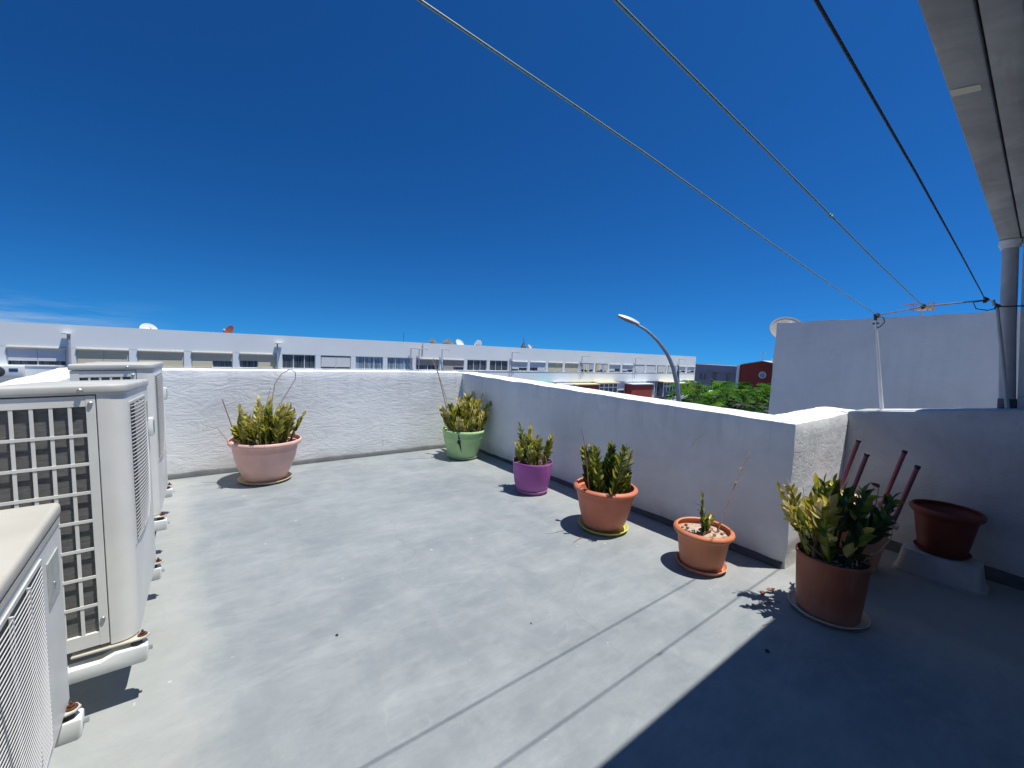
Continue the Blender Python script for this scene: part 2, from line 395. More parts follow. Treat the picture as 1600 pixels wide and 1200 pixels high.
# ------------------------------------------------------------------ setting
g = MB(); g.add([(-900, -900, -4.6), (900, -900, -4.6), (900, 900, -4.6), (-900, 900, -4.6)], [(0, 1, 2, 3)])
tag(g.build("street_ground", MAT['asphalt']), kind='structure')
g = MB(); g.box(-40, 66, 31.5, 36.2, -4.6, -4.47); tag(g.build("pavement", MAT['pave']), kind='structure')
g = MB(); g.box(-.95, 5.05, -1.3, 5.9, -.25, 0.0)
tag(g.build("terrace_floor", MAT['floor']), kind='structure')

def gridbox(name, x0, x1, y0, y1, z0, top, mat, label, cat='wall', step=.06, amp=.004, edge=.010, xtop=0.0, seed=0, keep=None, nmax=110):
    """a rendered masonry wall: closed prism on a grid whose faces waver and whose arrises are worn; top(x,y) is its height, keep(x,y) cuts its plan"""
    nx, ny, nz = [max(1, min(nmax, round(d/step))) for d in (x1-x0, y1-y0, top((x0+x1)/2, (y0+y1)/2)-z0)]
    X = lambda i: x0+(x1-x0)*i/nx
    Y = lambda j: y0+(y1-y0)*j/ny
    def K(i, j): return 0 <= i < nx and 0 <= j < ny and (keep is None or keep(X(i+.5), Y(j+.5)))
    bm = bmesh.new(); V = {}
    def vert(i, j, k):
        if (i, j, k) in V: return V[i, j, k]
        x, y = X(i), Y(j); t = top(x, y); z = z0+(t-z0)*k/nz
        near = [(a, b) for a in (-1, 0) for b in (-1, 0) if K(i+a, j+b)]
        inw = Vector((sum(2*a+1 for a, b in near), sum(2*b+1 for a, b in near), 0))
        side = len(near) < 4; corner = len(near) in (1, 3)
        p = Vector((x + xtop*(k/nz)*max(0, 1-(x-x0)/.4), y, z)); q = p*3.1+Vector((seed, seed*2.3, 0)); a = amp
        if (side and k == nz) or corner:
            a = amp*1.6
            if side: p += inw.normalized()*edge*(1 if k == nz else .8)
            if k == nz: p.z -= edge*.7
        nv = noise.noise_vector(q)*a + noise.noise_vector(q*4.7)*a*.6
        if k == 0: nv.z = 0
        V[i, j, k] = bm.verts.new(p+nv); return V[i, j, k]
    def quad(*idx): bm.faces.new([vert(*a) for a in idx])
    for i in range(nx):
        for j in range(ny):
            if not K(i, j): continue
            quad((i, j, nz), (i+1, j, nz), (i+1, j+1, nz), (i, j+1, nz)); quad((i, j+1, 0), (i+1, j+1, 0), (i+1, j, 0), (i, j, 0))
            for k in range(nz):
                if not K(i, j-1): quad((i, j, k), (i+1, j, k), (i+1, j, k+1), (i, j, k+1))
                if not K(i, j+1): quad((i+1, j+1, k), (i, j+1, k), (i, j+1, k+1), (i+1, j+1, k+1))
                if not K(i-1, j): quad((i, j+1, k), (i, j, k), (i, j, k+1), (i, j+1, k+1))
                if not K(i+1, j): quad((i+1, j, k), (i+1, j+1, k), (i+1, j+1, k+1), (i+1, j, k+1))
    me = bpy.data.meshes.new(name); bm.to_mesh(me); bm.free(); me.materials.append(mat)
    me.polygons.foreach_set("use_smooth", [True]*len(me.polygons)); me.set_sharp_from_angle(angle=RAD(38))
    o = link(bpy.data.objects.new(name, me)); return tag(o, label, cat)

def skirt(parent, pts, h=.052, t=.018):
    """painted upstand along a wall foot, wavy top, butted at corners"""
    mb = MB(); N = []
    for (a, b, nrm) in pts:
        a, b, nrm = Vector(a), Vector(b), Vector(nrm); n = max(2, int((b-a).length/.09))
        vs = []; fs = []
        for i in range(n+1):
            p = a.lerp(b, i/n); hh = h*(1+.22*noise.noise(p*2.3)+.1*noise.noise(p*9)); tt = t*(1+.3*noise.noise(p*4.1))
            vs += [p+nrm*(tt+.012), p+nrm*tt+Vector((0, 0, hh*.85)), p+nrm*(tt*.35)+Vector((0, 0, hh)), p-nrm*.02+Vector((0, 0, hh)), p-nrm*.02]
        for i in range(n):
            for k in range(4): fs.append((i*5+k, i*5+k+1, i*5+k+6, i*5+k+5))
        mb.add(vs, fs)
    o = mb.build("skirting", MAT['skirting'], parent, True, angle=50)
    return o

w_far = gridbox("parapet_wall", -.66, 3.47, 5.6, 5.9, 0, lambda x, y: 1.153, MAT['wall'], "low sunlit white plaster parapet across the far end of the terrace", seed=1)
skirt(w_far, [((-.66, 5.6, 0), (3.46, 5.6, 0), (0, -1, 0))])
w_right = gridbox("parapet_wall", 3.48, 5.05, 1.08, 5.9, 0, lambda x, y: 1.085+.012*(y-1.08)+.018*max(0, x-3.8), MAT['wall_rough'],
                  "long L-shaped white parapet behind the purple and terracotta pots, its short end sunlit", xtop=-.06, seed=2, amp=.005,
                  keep=lambda x, y: x < 3.84 or y < 1.36)
skirt(w_right, [((3.48, 1.1, 0), (3.50, 5.58, 0), (-1, 0, 0))])
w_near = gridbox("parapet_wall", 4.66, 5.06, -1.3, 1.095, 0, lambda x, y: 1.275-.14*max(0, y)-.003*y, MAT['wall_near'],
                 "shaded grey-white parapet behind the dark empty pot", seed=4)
skirt(w_near, [((4.66, -1.25, 0), (4.66, 1.07, 0), (-1, 0, 0))], .09)
w_left = gridbox("parapet_wall", -.93, -.665, -1.3, 5.9, 0, lambda x, y: 1.15, MAT['wall'],
                 "white parapet the air conditioners hang on, at the left edge", seed=5)

# house with its projecting roof
house = thing("house", (1.6, -1.4, 0), "white house with a grey concrete roof slab overhanging the terrace", "house")
def hb(name, mb, mat, **k):
    o = mb.build(name, mat, house, **k); o.matrix_parent_inverse = Matrix.Translation((-1.6, 1.4, 0)); return o
SZ = lambda x: 2.625-.02*x
def roofbox(mb, x0, x1, y0, y1, h0, h1):
    mb.add([(x0, y0, SZ(x0)+h0), (x1, y0, SZ(x1)+h0), (x1, y1, SZ(x1)+h0), (x0, y1, SZ(x0)+h0),
            (x0, y0, SZ(x0)+h1), (x1, y0, SZ(x1)+h1), (x1, y1, SZ(x1)+h1), (x0, y1, SZ(x0)+h1)],
           [(0, 3, 2, 1), (4, 5, 6, 7), (0, 1, 5, 4), (1, 2, 6, 5), (2, 3, 7, 6), (3, 0, 4, 7)])
m = MB(); roofbox(m, -1.6, 5.24, .240, .345, 0, .26); hb("roof_fascia", m, MAT['soffit'], bevel=.006)
m = MB(); roofbox(m, -1.6, 5.24, .150, .233, .004, .255); hb("roof_beam", m, MAT['soffit'], bevel=.004)
m = MB(); roofbox(m, -1.6, 5.24, -1.6, .149, .16, .25); hb("roof_slab", m, MAT['soffit'])
m = MB(); m.add([(2.36, .262, SZ(2.36)-.002), (2.41, .262, SZ(2.41)-.002), (2.39, .340, SZ(2.39)-.002), (2.33, .340, SZ(2.33)-.002)], [(0, 1, 2, 3)])
m.add([(p[0], p[1], p[2]+.01) for p in m.v], [(0, 1, 2, 3)]); hb("plaster_patch", m, MAT['box_cream'])
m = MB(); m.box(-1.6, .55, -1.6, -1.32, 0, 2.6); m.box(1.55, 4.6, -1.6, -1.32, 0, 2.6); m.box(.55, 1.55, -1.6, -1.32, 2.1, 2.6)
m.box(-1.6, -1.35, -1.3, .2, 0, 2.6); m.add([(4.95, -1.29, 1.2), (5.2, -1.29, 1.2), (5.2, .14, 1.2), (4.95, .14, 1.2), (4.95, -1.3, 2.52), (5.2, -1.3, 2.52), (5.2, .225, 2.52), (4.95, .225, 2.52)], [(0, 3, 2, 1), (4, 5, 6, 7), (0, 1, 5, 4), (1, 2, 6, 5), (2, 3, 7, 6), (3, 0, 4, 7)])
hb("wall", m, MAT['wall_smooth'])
m = MB(); m.box(.56, 1.54, -1.5, -1.45, 0, 2.09); hb("door", m, MAT['grey_paint'])
m = MB(); m.box(-.9, 5.0, -8, 5.85, -4.6, -.26); hb("lower_storey", m, MAT['facade'])

pipe = thing("drain_pipe", (4.98, .235, 1.22), "round grey pipe running from the parapet up to the roof overhang", "pipe")
m = MB(); m.tube([(0, -.045, 0), (0, .005, .6), (0, .052, 1.29)], .044, 20); m.build("pipe", MAT['grey_paint'], pipe, True)
m = MB(); m.tube([(0, .049, 1.24), (0, .050, 1.262)], .055, 20); m.tube([(0, .050, 1.263), (0, .052, 1.30)], .062, 20); m.build("collar", MAT['white_paint'], pipe, True)
m = MB(); m.tube([(0, -.045, .0), (0, -.040, .10)], .052, 20); m.build("sleeve", MAT['dark_metal'], pipe, True)

# neighbour's tall wall
nb = gridbox("neighbour_house", 6.5, 10.5, -4, 2.42, -4.6, lambda x, y: 2.14-.03*(y-.4)*(1 if y > .4 else 0), MAT['neighbour'],
             "tall blue-grey shaded wall of the neighbouring house beyond the parapet", "house", step=.12, amp=.008, edge=.012, seed=6)

# ------------------------------------------------------------------ washing line
line = thing("washing_line_frame", (4.87, .62, 1.15), "white and grey washing line frame standing on the right parapet", "line frame")
def lp(p): return (p[0]-4.87, p[1]-.62, p[2]-1.15)
m = MB(); m.tube([lp(p) for p in ((4.87, .90, 1.14), (4.87, .95, 1.5), (4.87, 1.01, 1.93))], [.015, .011, .008], 10); m.build("white_post", MAT['white_paint'], line, True)
m = MB(); m.tube([lp(p) for p in ((4.87, 1.012, 1.931), (4.87, 1.02, 1.985))], .012, 8); m.tube([lp(p) for p in ((4.87, 1.03, 1.90), (4.87, .985, 1.905))], .008, 6); m.build("hook", MAT['dark_metal'], line, True)
m = MB(); m.tube([lp(p) for p in ((4.87, .185, 1.24), (4.87, .24, 1.6), (4.87, .304, 2.01))], [.013, .012, .010], 10); m.build("grey_post", MAT['grey_paint'], line, True)
m = MB(); m.tube([lp(p) for p in ((4.87, 1.03, 1.967), (4.87, .71, 2.035), (4.87, .345, 2.066))], .007, 8); m.tube([lp(p) for p in ((4.87, .33, 2.064), (4.87, .318, 2.02))], .010, 8); m.build("crossbar", MAT['steel'], line, True)
for c in ((4.87, .998, 1.972), (4.87, .712, 2.037), (4.87, .368, 2.066), (4.87, .304, 2.012)):
    m = MB(); m.tube([lp((c[0]+.009*sin(q*1.9), c[1]+.010*cos(q*1.9), c[2]-.016+.005*q)) for q in range(8)], .009, 6); m.build("knot", MAT['cord'], line, True)
for ps in (((4.86, .99, 1.965), (4.85, .955, 1.95), (4.85, .945, 1.91), (4.86, .975, 1.87), (4.87, 1.0, 1.86)), ((4.86, .37, 2.06), (4.85, .43, 2.05), (4.85, .41, 2.0), (4.86, .35, 1.985), (4.87, .31, 2.0))):
    m = MB(); m.tube([lp(p) for p in ps], .004, 6); m.build("loop", MAT['cord'], line, True)
for pts, lab in ((((-.8, .94, 2.33), (.43, .945, 2.274), (1.31, .955, 2.220), (2.41, .973, 2.138), (3.6, .99, 2.052), (4.87, .998, 1.972)), "thin green clothes line, leftmost of the three across the sky"),
                 (((-.8, .66, 2.35), (.757, .664, 2.281), (1.73, .676, 2.222), (3.3, .70, 2.128), (4.87, .712, 2.037)), "thin green clothes line with a small knot, between the two others"),
                 (((-.8, .35, 2.29), (.99, .35, 2.214), (2.0, .352, 2.18), (3.3, .358, 2.13), (4.87, .368, 2.066)), "thin dark clothes line nearest the roof edge")):
    m = MB(); m.tube(pts, .0036, 8)
    if 'knot' in lab: m.tube([(2.31, .683, 2.186), (2.32, .683, 2.176), (2.345, .684, 2.187)], .006, 6)
    tag(m.build("clothes_line", MAT['wire'] if 'green' in lab else MAT['cord'], None, True), lab, "clothes line", "clothes lines over the terrace")
m = MB(); m.tube([(4.87, .304, 2.012), (4.88, .18, 2.012), (4.93, .171, 2.014), (5.3, .16, 2.02)], .006, 6)
tag(m.build("cable", MAT['cord'], None, True), "black cable from the grey post to the house pillar", "cable")
lpst = thing("line_post", (-.8, .66, 1.15), "steel post on the left parapet holding the far ends of the clothes lines", "post")
m = MB(); m.tube([(0, 0, -.02), (0, 0, 1.2)], .018, 10); m.build("post", MAT['white_paint'], lpst, True)
m = MB(); m.tube([(0, -.33, 1.15), (0, .30, 1.18)], .012, 8); m.build("crossbar", MAT['steel'], lpst, True)

# ------------------------------------------------------------------ air conditioners
def arcpoly(L, D, r, back=.03, seam=.076):
    p = [(-D, back), (-seam, back), (-seam, 0)] if back else [(-D, 0)]
    for i in range(7):
        a = -pi/2+i*pi/12; p.append((-r+r*cos(a), r+r*sin(a)))
    for i in range(5):
        a = i*pi/8; p.append((-r+r*cos(a), L-r+r*sin(a)))
    return p+[(-D, L)]
def offs(poly, d, D, L):
    cx, cy = -D/2, L/2
    return [(cx+(x-cx)*(1+2*d/D), cy+(y-cy)*(1+2*d/L)) for x, y in poly]

def louvres(t, y0, y1, z0, z1, n, bulge, mat):
    """fan grille on the +X face: flat panel coloured as the shaded well, frame and n slats bulging outward"""
    m = MB(); m.box(.0, .003, y0, y1, z0, z1); m.build("well_shade_panel", MAT['dark'], t)  # flat panel on the casing, near-black in place of the shade inside
    m = MB(); N = 14
    for k in range(n):
        z = z0+(k+.5)*(z1-z0)/n; vs = []; fs = []
        for i in range(N+1):
            u = i/N; b = .0045+bulge*(1-(2*u-1)**2)*(1-.55*abs(2*(k+.5)/n-1)**2)
            y = y0+(y1-y0)*u; h = .0006
            vs += [(b, y, z-h+.001), (b+.0015, y, z-h-.0004), (b+.0015, y, z+h-.0004), (b, y, z+h+.001)]
        for i in range(N):
            for q in range(4): fs.append((i*4+q, i*4+(q+1) % 4, i*4+4+(q+1) % 4, i*4+4+q))
        m.add(vs, fs)
    for q in range(1, 4):
        u = q/4; y = y0+(y1-y0)*u; m.box(.004, .006+bulge*.5, y-.003, y+.003, z0, z1)
    gr = m.build("fan_grille", mat, t)
    m = MB(); e = .012
    m.box(0, .004, y0-e, y0, z0-e, z1+e); m.box(0, .004, y1, y1+e, z0-e, z1+e); m.box(0, .0035, y0, y1, z1, z1+e); m.box(0, .0035, y0, y1, z0-e, z0)
    m.build("grille_frame", mat, gr)

def screw(mb, x, y, z, ax='y', r=.008):
    d = Vector((0, -1, 0)) if ax == 'y' else Vector((1, 0, 0)); p = Vector((x, y, z))
    mb.tube([p, p+d*.004, p+d*.007], [r, r, r*.6], 10)

def foot_pair(t, D, ys):
    for y in ys:
        m = MB(); m.prism([(-D*.5, y-.020), (.0, y-.028), (.022, y-.022), (.034, y), (.022, y+.022), (.0, y+.028), (-D*.5, y+.020)], -.012, -.004)
        f = m.build("mounting_foot", MAT['casing_cream'], t, bevel=.002)
        m = MB(); m.tube([(.010, y, -.004), (.010, y, .0005)], [.017, .016], 14); m.tube([(.010, y, .0005), (.010, y, .008)], .009, 6); m.tube([(.010, y, .008), (.010, y, .017)], .004, 8)
        m.build("rusty_bolt", MAT['rust'], f, True)

def tall_unit(loc, label, pitch, tilt, yaw):
    L, D, H = .92, .392, 1.0
    t = thing("air_conditioner", loc, label, "air conditioner", "outdoor air conditioners along the left parapet", (pitch, tilt, yaw))
    m = MB(); m.prism(arcpoly(L, D, .062, .03, .084), 0, H); m.build("casing", MAT['casing'], t, bevel=.002, seg=1)
    m = MB(); pl = offs(arcpoly(L, D, .058, 0), .007, D, L); m.prism(pl, H-.004, H+.034); m.build("lid", MAT['casing_lid'], t, bevel=.010, seg=3)
    m = MB(); m.box(-D+.03, -.093, .014, .029, .05, .965); m.build("coil", MAT['fins'], t)
    m = MB(); gx1 = -.114; cw, pt = .0385, .0495; gx0 = gx1-5*pt+(pt-cw); gz0, gz1 = .065, .951; ph = (gz1-gz0)/8
    m.box(gx1, -.087, 0, .0285, .012, .992); m.box(-D, gx0, 0, .0285, .012, .992)                  # side borders
    m.box(gx0, gx1, .001, .0275, gz1, .991); m.box(gx0, gx1, .001, .0275, .013, gz0)              # top and bottom borders
    for i in range(1, 5):
        x = gx1-i*pt; m.box(x, x+pt-cw, .0022, .0036, gz0, gz1)
    for j in range(1, 8):
        z = gz0+j*ph-.006; m.box(gx0, gx1, .0004, .0030, z, z+.012)
    m.build("guard_grid", MAT['casing'], t, bevel=.0006, seg=1)
    for a_ in ((-.101, 0, .962), (-.126, -.008, H+.012, 'y', .009), (-.101, 0, .115)):
        m = MB(); screw(m, *a_); m.build("screw", MAT['steel'], t, True)
    louvres(t, .085, .67, .37, .945, 38, .020, MAT['slat'])
    m = MB(); m.box(0, .003, .74, .80, .82, .92); m.build("rating_plate", MAT['label_grey'], t)
    m = MB(); m.box(0, .022, .80, .88, .72, .82); s = m.build("control_tag", MAT['white_plastic'], t, bevel=.004)
    m = MB(); m.box(.0221, .024, .81, .87, .735, .805); m.build("green_sticker", MAT['label_green'], s)
    foot_pair(t, D, (.015, .84))
    return t

ac2 = tall_unit((-.146, 2.2, .27), "tall grey air conditioner with the full wire-mesh end in view, between the two others", RAD(-3.4), RAD(-1.8), RAD(-1.5))
ac3 = tall_unit((-.120, 3.66, .275), "tall grey air conditioner farthest from the camera, its top rising behind another", RAD(-1.7), RAD(-1.6), RAD(-1.6))
L1, D1, H1 = .86, .36, .62
ac1 = thing("air_conditioner", (-.298, 1.04, .30), "smaller air conditioner nearest the camera with a cream lid and slatted front", "air conditioner", "outdoor air conditioners along the left parapet", (0, RAD(-1.0), 0))
m = MB(); m.prism(arcpoly(L1, D1, .014, 0), 0, H1); m.build("casing", MAT['casing'], ac1, bevel=.002, seg=1)
m = MB(); m.prism(offs(arcpoly(L1, D1, .02, 0), .006, D1, L1), H1, H1+.040); m.build("lid", MAT['casing_cream'], ac1, bevel=.012, seg=3)
m = MB(); m.prism(offs(arcpoly(L1, D1, .02, 0), .0035, D1, L1), H1-.018, H1-.001); m.build("lid_lip", MAT['casing_cream'], ac1)
louvres(ac1, .05, .60, .04, .565, 42, .010, MAT['slat'])
m = MB(); m.box(0, .003, .67, .80, .40, .535); m.build("rating_plate", MAT['label_grey'], ac1)
m = MB(); screw(m, .0, .735, .45, 'x', .006); m.build("screw", MAT['steel'], ac1, True)
foot_pair(ac1, D1, (.07, .80))

def bracket(x, y, label, zt):
    t = thing("wall_bracket", (-.664, y, zt), label, "bracket", "wall brackets under the air conditioners")
    e = x+.664; w = .028
    m = MB()
    m.add([(0, -w, -.07), (e-.010, -w, -.070), (e, -w, -.062), (e, -w, -.006), (e-.004, -w, 0), (e-.10, -w, 0), (e-.14, -w, -.018), (0, -w, -.02),
           (0, w, -.07), (e-.010, w, -.070), (e, w, -.062), (e, w, -.006), (e-.004, w, 0), (e-.10, w, 0), (e-.14, w, -.018), (0, w, -.02)],
          [tuple(range(8)), tuple(range(8, 16))[::-1]]+[(i, i+8, (i+1) % 8+8, (i+1) % 8) for i in range(8)])
    m.build("arm", MAT['white_plastic'], t, bevel=.004)
    m = MB(); m.box(.0, .012, -.03, .03, -.22, .05); m.build("wall_plate", MAT['white_plastic'], t, bevel=.003)
    m = MB(); m.tube([(e-.035, 0, .0005), (e-.035, 0, .018)], .018, 12); m.build("rubber_pad", MAT['dark'], t, True)
    m = MB(); m.tube([(e+.002, -.0, -.03), (e+.014, -.0, -.03)], .008, 6); m.build("end_bolt", MAT['steel'], t, True)
for x, y, zt, lab in ((-.262, 1.11, .268, "bracket hidden under the near end of the nearest air conditioner"),
                  (-.262, 1.84, .268, "white bracket with a rusty bolt at the bottom left corner, under the nearest unit"),
                  (-.118, 2.205, .238, "white bracket below the wire-mesh end of the middle air conditioner"),
                  (-.100, 3.04, .188, "white bracket under the far end of the middle air conditioner"),
                  (-.085, 3.67, .243, "white bracket under the near end of the farthest air conditioner"),
                  (-.065, 4.49, .219, "white bracket under the far end of the farthest air conditioner")):
    bracket(x, y, lab, zt)

# ------------------------------------------------------------------ potted plants
def leaf(mb, base, d, up, l, w, fold=.35, curl=.25):
    """a pointed oval leaf folded along its midrib"""
    d = d.normalized(); s = d.cross(up).normalized(); n = s.cross(d).normalized()
    vs = []; fs = []; prof = (.05, .70, 1.0, .92, .54, .03); N = len(prof)
    for i, q in enumerate(prof):
        u = i/(N-1); c = base+d*(l*u)-n*(curl*l*u*u*.5)
        ww = w*.5*q
        vs += [c-s*ww+n*(ww*fold), c, c+s*ww+n*(ww*fold)]
    for i in range(N-1):
        fs += [(i*3, i*3+1, i*3+4, i*3+3), (i*3+1, i*3+2, i*3+5, i*3+4)]
    mb.add(vs, fs)

def frond(parent, base, lean, length, n, ll, R, yel=.4, bare=.15, bend=.3):
    """one zz stem: thick tapering stalk with overlapping leaflets on both sides"""
    mb = MB(); base = Vector(base); out = Vector((lean[0], lean[1], 0)); K = 9; pts = []; rs = []
    for i in range(K+1):
        u = i/K; pts.append(base+Vector((0, 0, 1))*(length*u)*(1-.12*out.length*u)+out*length*(u*.75+bend*u*u)); rs.append(.011*(1-.8*u)+.0016)
    mb.tint = min(.6, yel*.7+.15); mb.tube(pts, rs, 6)
    a0 = R.uniform(0, 2*pi)
    side0 = Vector((cos(a0), sin(a0), 0))
    for i in range(n):
        u = bare+(1-bare)*(i+.3)/n; x = u*K; k = min(K-1, int(x)); p = pts[k].lerp(pts[k+1], x-k)
        tan = (pts[k+1]-pts[k]).normalized(); s1 = (side0-tan*side0.dot(tan)).normalized()
        s1 = Matrix.Rotation(R.uniform(-.35, .35), 3, tan) @ s1
        for sg in (-1, 1):
            sz = ll*(.72+.5*sin(pi*min(1, .25+u*.72)))*R.uniform(.82, 1.12)
            d = tan*R.uniform(.75, 1.25)+s1*sg*R.uniform(.45, .85)+Vector((R.uniform(-.15, .15), R.uniform(-.15, .15), R.uniform(-.1, .2)))
            mb.tint = max(0, min(1, R.gauss(yel, .21)+.34*(u-.45)))
            leaf(mb, p, d, tan.cross(s1*sg)*.6+tan*.8, sz, sz*R.uniform(.38, .50), R.uniform(.25, .6), R.uniform(-.15, .4))
    mb.tint = max(0, min(1, yel+.2)); leaf(mb, pts[-1], pts[-1]-pts[-2], side0, ll*.9, ll*.35)
    return mb.build("frond", MAT['zz'], parent, True, angle=80)

def soil(parent, r, z, mat, R, stones=18, pm=None):
    mb = MB(); n = 28; rings = 6; vs = [(0, 0, z+.012)]; fs = []
    for i in range(1, rings+1):
        for k in range(n):
            a = 2*pi*k/n; q = r*i/rings; vs.append((q*cos(a), q*sin(a), z+.014*noise.noise(Vector((q*cos(a)*19, q*sin(a)*19, r*50)))+.006))
    for k in range(n): fs.append((0, 1+k, 1+(k+1) % n))
    for i in range(rings-1):
        for k in range(n):
            a = 1+i*n+k; b = 1+i*n+(k+1) % n; fs.append((a, a+n, b+n, b))
    mb.add(vs, fs); so_ = mb.build("soil", mat, parent, True)
    if stones:
        mb = MB()
        for _ in range(stones):
            a = R.uniform(0, 2*pi); q = r*math.sqrt(R.random())*.92; s = R.uniform(.005, .014); c = Vector((q*cos(a), q*sin(a), z+.012))
            mb.lathe([(s*.5, -s*.5), (s, 0), (s*.7, s*.5), (0.0, s*.7)], 6, c)
        mb.build("pebbles", pm or MAT['pebble'], so_)['kind'] = 'stuff'
    return so_

def litter(parent, r, z, R, n=26):
    """dry bits lying on the soil and hanging over the rim"""
    mb = MB()
    for _ in range(n):
        a = R.uniform(0, 2*pi); q = r*math.sqrt(R.random()); p = Vector((q*cos(a), q*sin(a), z+R.uniform(.01, .05)))
        b = R.uniform(0, 2*pi); L = R.uniform(.03, .11); d = Vector((cos(b), sin(b), R.uniform(-.3, .6)))*L
        mb.tube([p, p+d*.5+Vector((0, 0, R.uniform(-.01, .02))), p+d], [.0022, .0018, .001], 4)
    o = mb.build("dry_litter", MAT['straw'], parent); o['kind'] = 'stuff'; return o

def pot(parent, prof, mat, wall=.007, n=64):
    """outer profile (r,z) from the foot up; the inside is offset inwards"""
    inner = [(max(.01, r-wall), z) for r, z in prof[1:]][::-1]
    top = prof[-1]
    P = prof+[(top[0]-wall*.35, top[1]+wall*.35)]+inner+[(0.0005, prof[0][1]+.012)]
    m = MB(); m.lathe([(0.0005, prof[0][1])]+P, n); return m.build("pot", mat, parent, True, angle=50)

def saucer(loc, r, mat, label, h=.03):
    m = MB(); m.lathe([(.0005, 0), (r*.86, 0), (r*.97, h*.75), (r, h), (r-.006, h+.002), (r*.9, h*.5), (r*.80, .008), (.0005, .007)], 64)
    o = m.build("saucer", mat, None, True, angle=50); o.location = loc
    return tag(o, label, "saucer")

def dead_stems(parent, r, z, n, R):
    for i in range(n):
        a = R.uniform(0, 2*pi); q = r*math.sqrt(R.random()); h = R.uniform(.05, .2); p = Vector((q*cos(a), q*sin(a), z)); d = Vector((R.uniform(-.06, .06), R.uniform(-.06, .06), h))
        m = MB(); m.tube([p, p+d*.5+Vector((R.uniform(-.01, .01), R.uniform(-.01, .01), 0)), p+d], [.009, .007, .003], 5); m.build("dead_stem", MAT[R.choice(('straw', 'twig', 'dead'))], parent, True)

def plant_group(parent, r, z, n, L, R, yel, ll=.075, leaves=9, lean=.28, skip=None, rmin=.1):
    for i in range(n):
        a = 2*pi*(i*.618+R.uniform(-.06, .06)); q = r*math.sqrt((i+.6)/n)*.9
        if skip and skip(a % (2*pi), q): continue
        ln = (cos(a)*lean*q/r+R.uniform(-.15, .15), sin(a)*lean*q/r+R.uniform(-.15, .15))
        frond(parent, (q*cos(a), q*sin(a), z), ln, L*R.choice((.5, .68, .8, .9, 1.0, 1.12))*R.uniform(.94, 1.06), leaves+R.randint(-1, 2), ll*R.uniform(.9, 1.1), R, max(.05, R.gauss(yel, .12)))

PG = "potted zz plants on the terrace"
def stick(parent, pts, r, mat, name="stick"):
    m = MB(); m.tube(pts, r, 6); return m.build(name, mat, parent, True)

# pink
R = random.Random(11); B = Vector((.71, 5.136, 0))
p1 = thing("potted_plant", B+Vector((0, 0, .009)), "yellow-green zz plant in a wide pink pot with a looped twig", "potted plant", PG)
pot(p1, [(.18, 0), (.205, .03), (.255, .14), (.288, .25), (.300, .32), (.306, .33), (.304, .34), (.310, .385), (.335, .392), (.346, .405), (.346, .43), (.338, .44)], MAT['pink'])
soil(p1, .30, .39, MAT['soil'], R); litter(p1, .28, .40, R)
plant_group(p1, .27, .39, 32, .37, R, .68, .088, 10, .30)
dead_stems(p1, .26, .39, 9, R)
stick(p1, [(-.12, .0, .36), (-.02, .0, .62), (.055, 0, .83), (.085, 0, 1.03), (.15, 0, 1.14), (.235, 0, 1.19), (.285, 0, 1.15), (.285, 0, 1.08), (.20, .01, .92), (.10, .02, .74), (.05, .03, .5)], [.007]*3+[.006]*3+[.0055]*5, MAT['straw'], "looped_twig")
stick(p1, [(-.26, -.05, .36), (-.31, -.0, .62), (-.385, 0, .88)], [.007, .006, .005], MAT['twig'])
stick(p1, [(-.29, -.05, .36), (-.42, -.02, .58), (-.55, 0, .63)], [.003, .003, .002], MAT['twig'])
stick(p1, [(-.05, .1, .36), (.0, .1, .7), (.06, .1, .98)], [.004, .003, .002], MAT['twig'])
saucer(B, .255, MAT['cream'], "cream saucer under the pink pot")
# pale green
R = random.Random(12); B = Vector((3.094, 4.981, 0))
p2 = thing("potted_plant", B+Vector((0, 0, .009)), "yellow-green zz plant in a cracked pale green pot in the far corner", "potted plant", PG)
prof2 = [(.19, 0), (.205, .04), (.236, .13), (.262, .225), (.272, .285), (.277, .29), (.276, .30), (.283, .36), (.295, .366), (.296, .385), (.290, .392)]
pot(p2, prof2, MAT['green'])
soil(p2, .265, .355, MAT['soil'], R); litter(p2, .25, .365, R, 34)
plant_group(p2, .24, .355, 25, .43, R, .68, .092, 10, .38)
for i in range(9):
    a = R.uniform(-2.6, -.6); q = R.uniform(.10, .2)
    stick(p2, [(q*cos(a), q*sin(a), .33), (q*cos(a)*1.1+R.uniform(-.03, .03), q*sin(a)*1.1, .42), (q*cos(a)+R.uniform(-.06, .06), q*sin(a), .5)], [.006, .005, .003], MAT['twig'], "dead_stem")
stick(p2, [(-.20, -.03, .34), (-.34, -.02, .86), (-.44, 0, 1.22), (-.50, 0, 1.36)], [.006, .005, .005, .004], MAT['twig'])
stick(p2, [(-.19, -.05, .34), (-.30, -.03, .80), (-.36, 0, 1.02), (-.51, 0, 1.33)], [.005, .005, .004, .003], MAT['straw'])
def on_prof(prof, z):
    for (r0_, z0_), (r1_, z1_) in zip(prof, prof[1:]):
        if z0_ <= z <= z1_: return r0_+(r1_-r0_)*(z-z0_)/max(1e-6, z1_-z0_)
    return prof[-1][0]
m = MB(); ca = math.atan2(-4.981, -3.094)-.22; vs = []; fs = []
for i, (z, da, w) in enumerate(((.36, .0, .004), (.32, .02, .010), (.285, .03, .020), (.245, .01, .026), (.225, .06, .013), (.19, .09, .010), (.15, .12, .006), (.11, .17, .001))):
    r = on_prof(prof2, z)+.0025
    vs += [(r*cos(ca+da-w/r), r*sin(ca+da-w/r), z), (r*cos(ca+da+w/r), r*sin(ca+da+w/r), z)]
    if i: fs.append((2*i-2, 2*i-1, 2*i+1, 2*i))
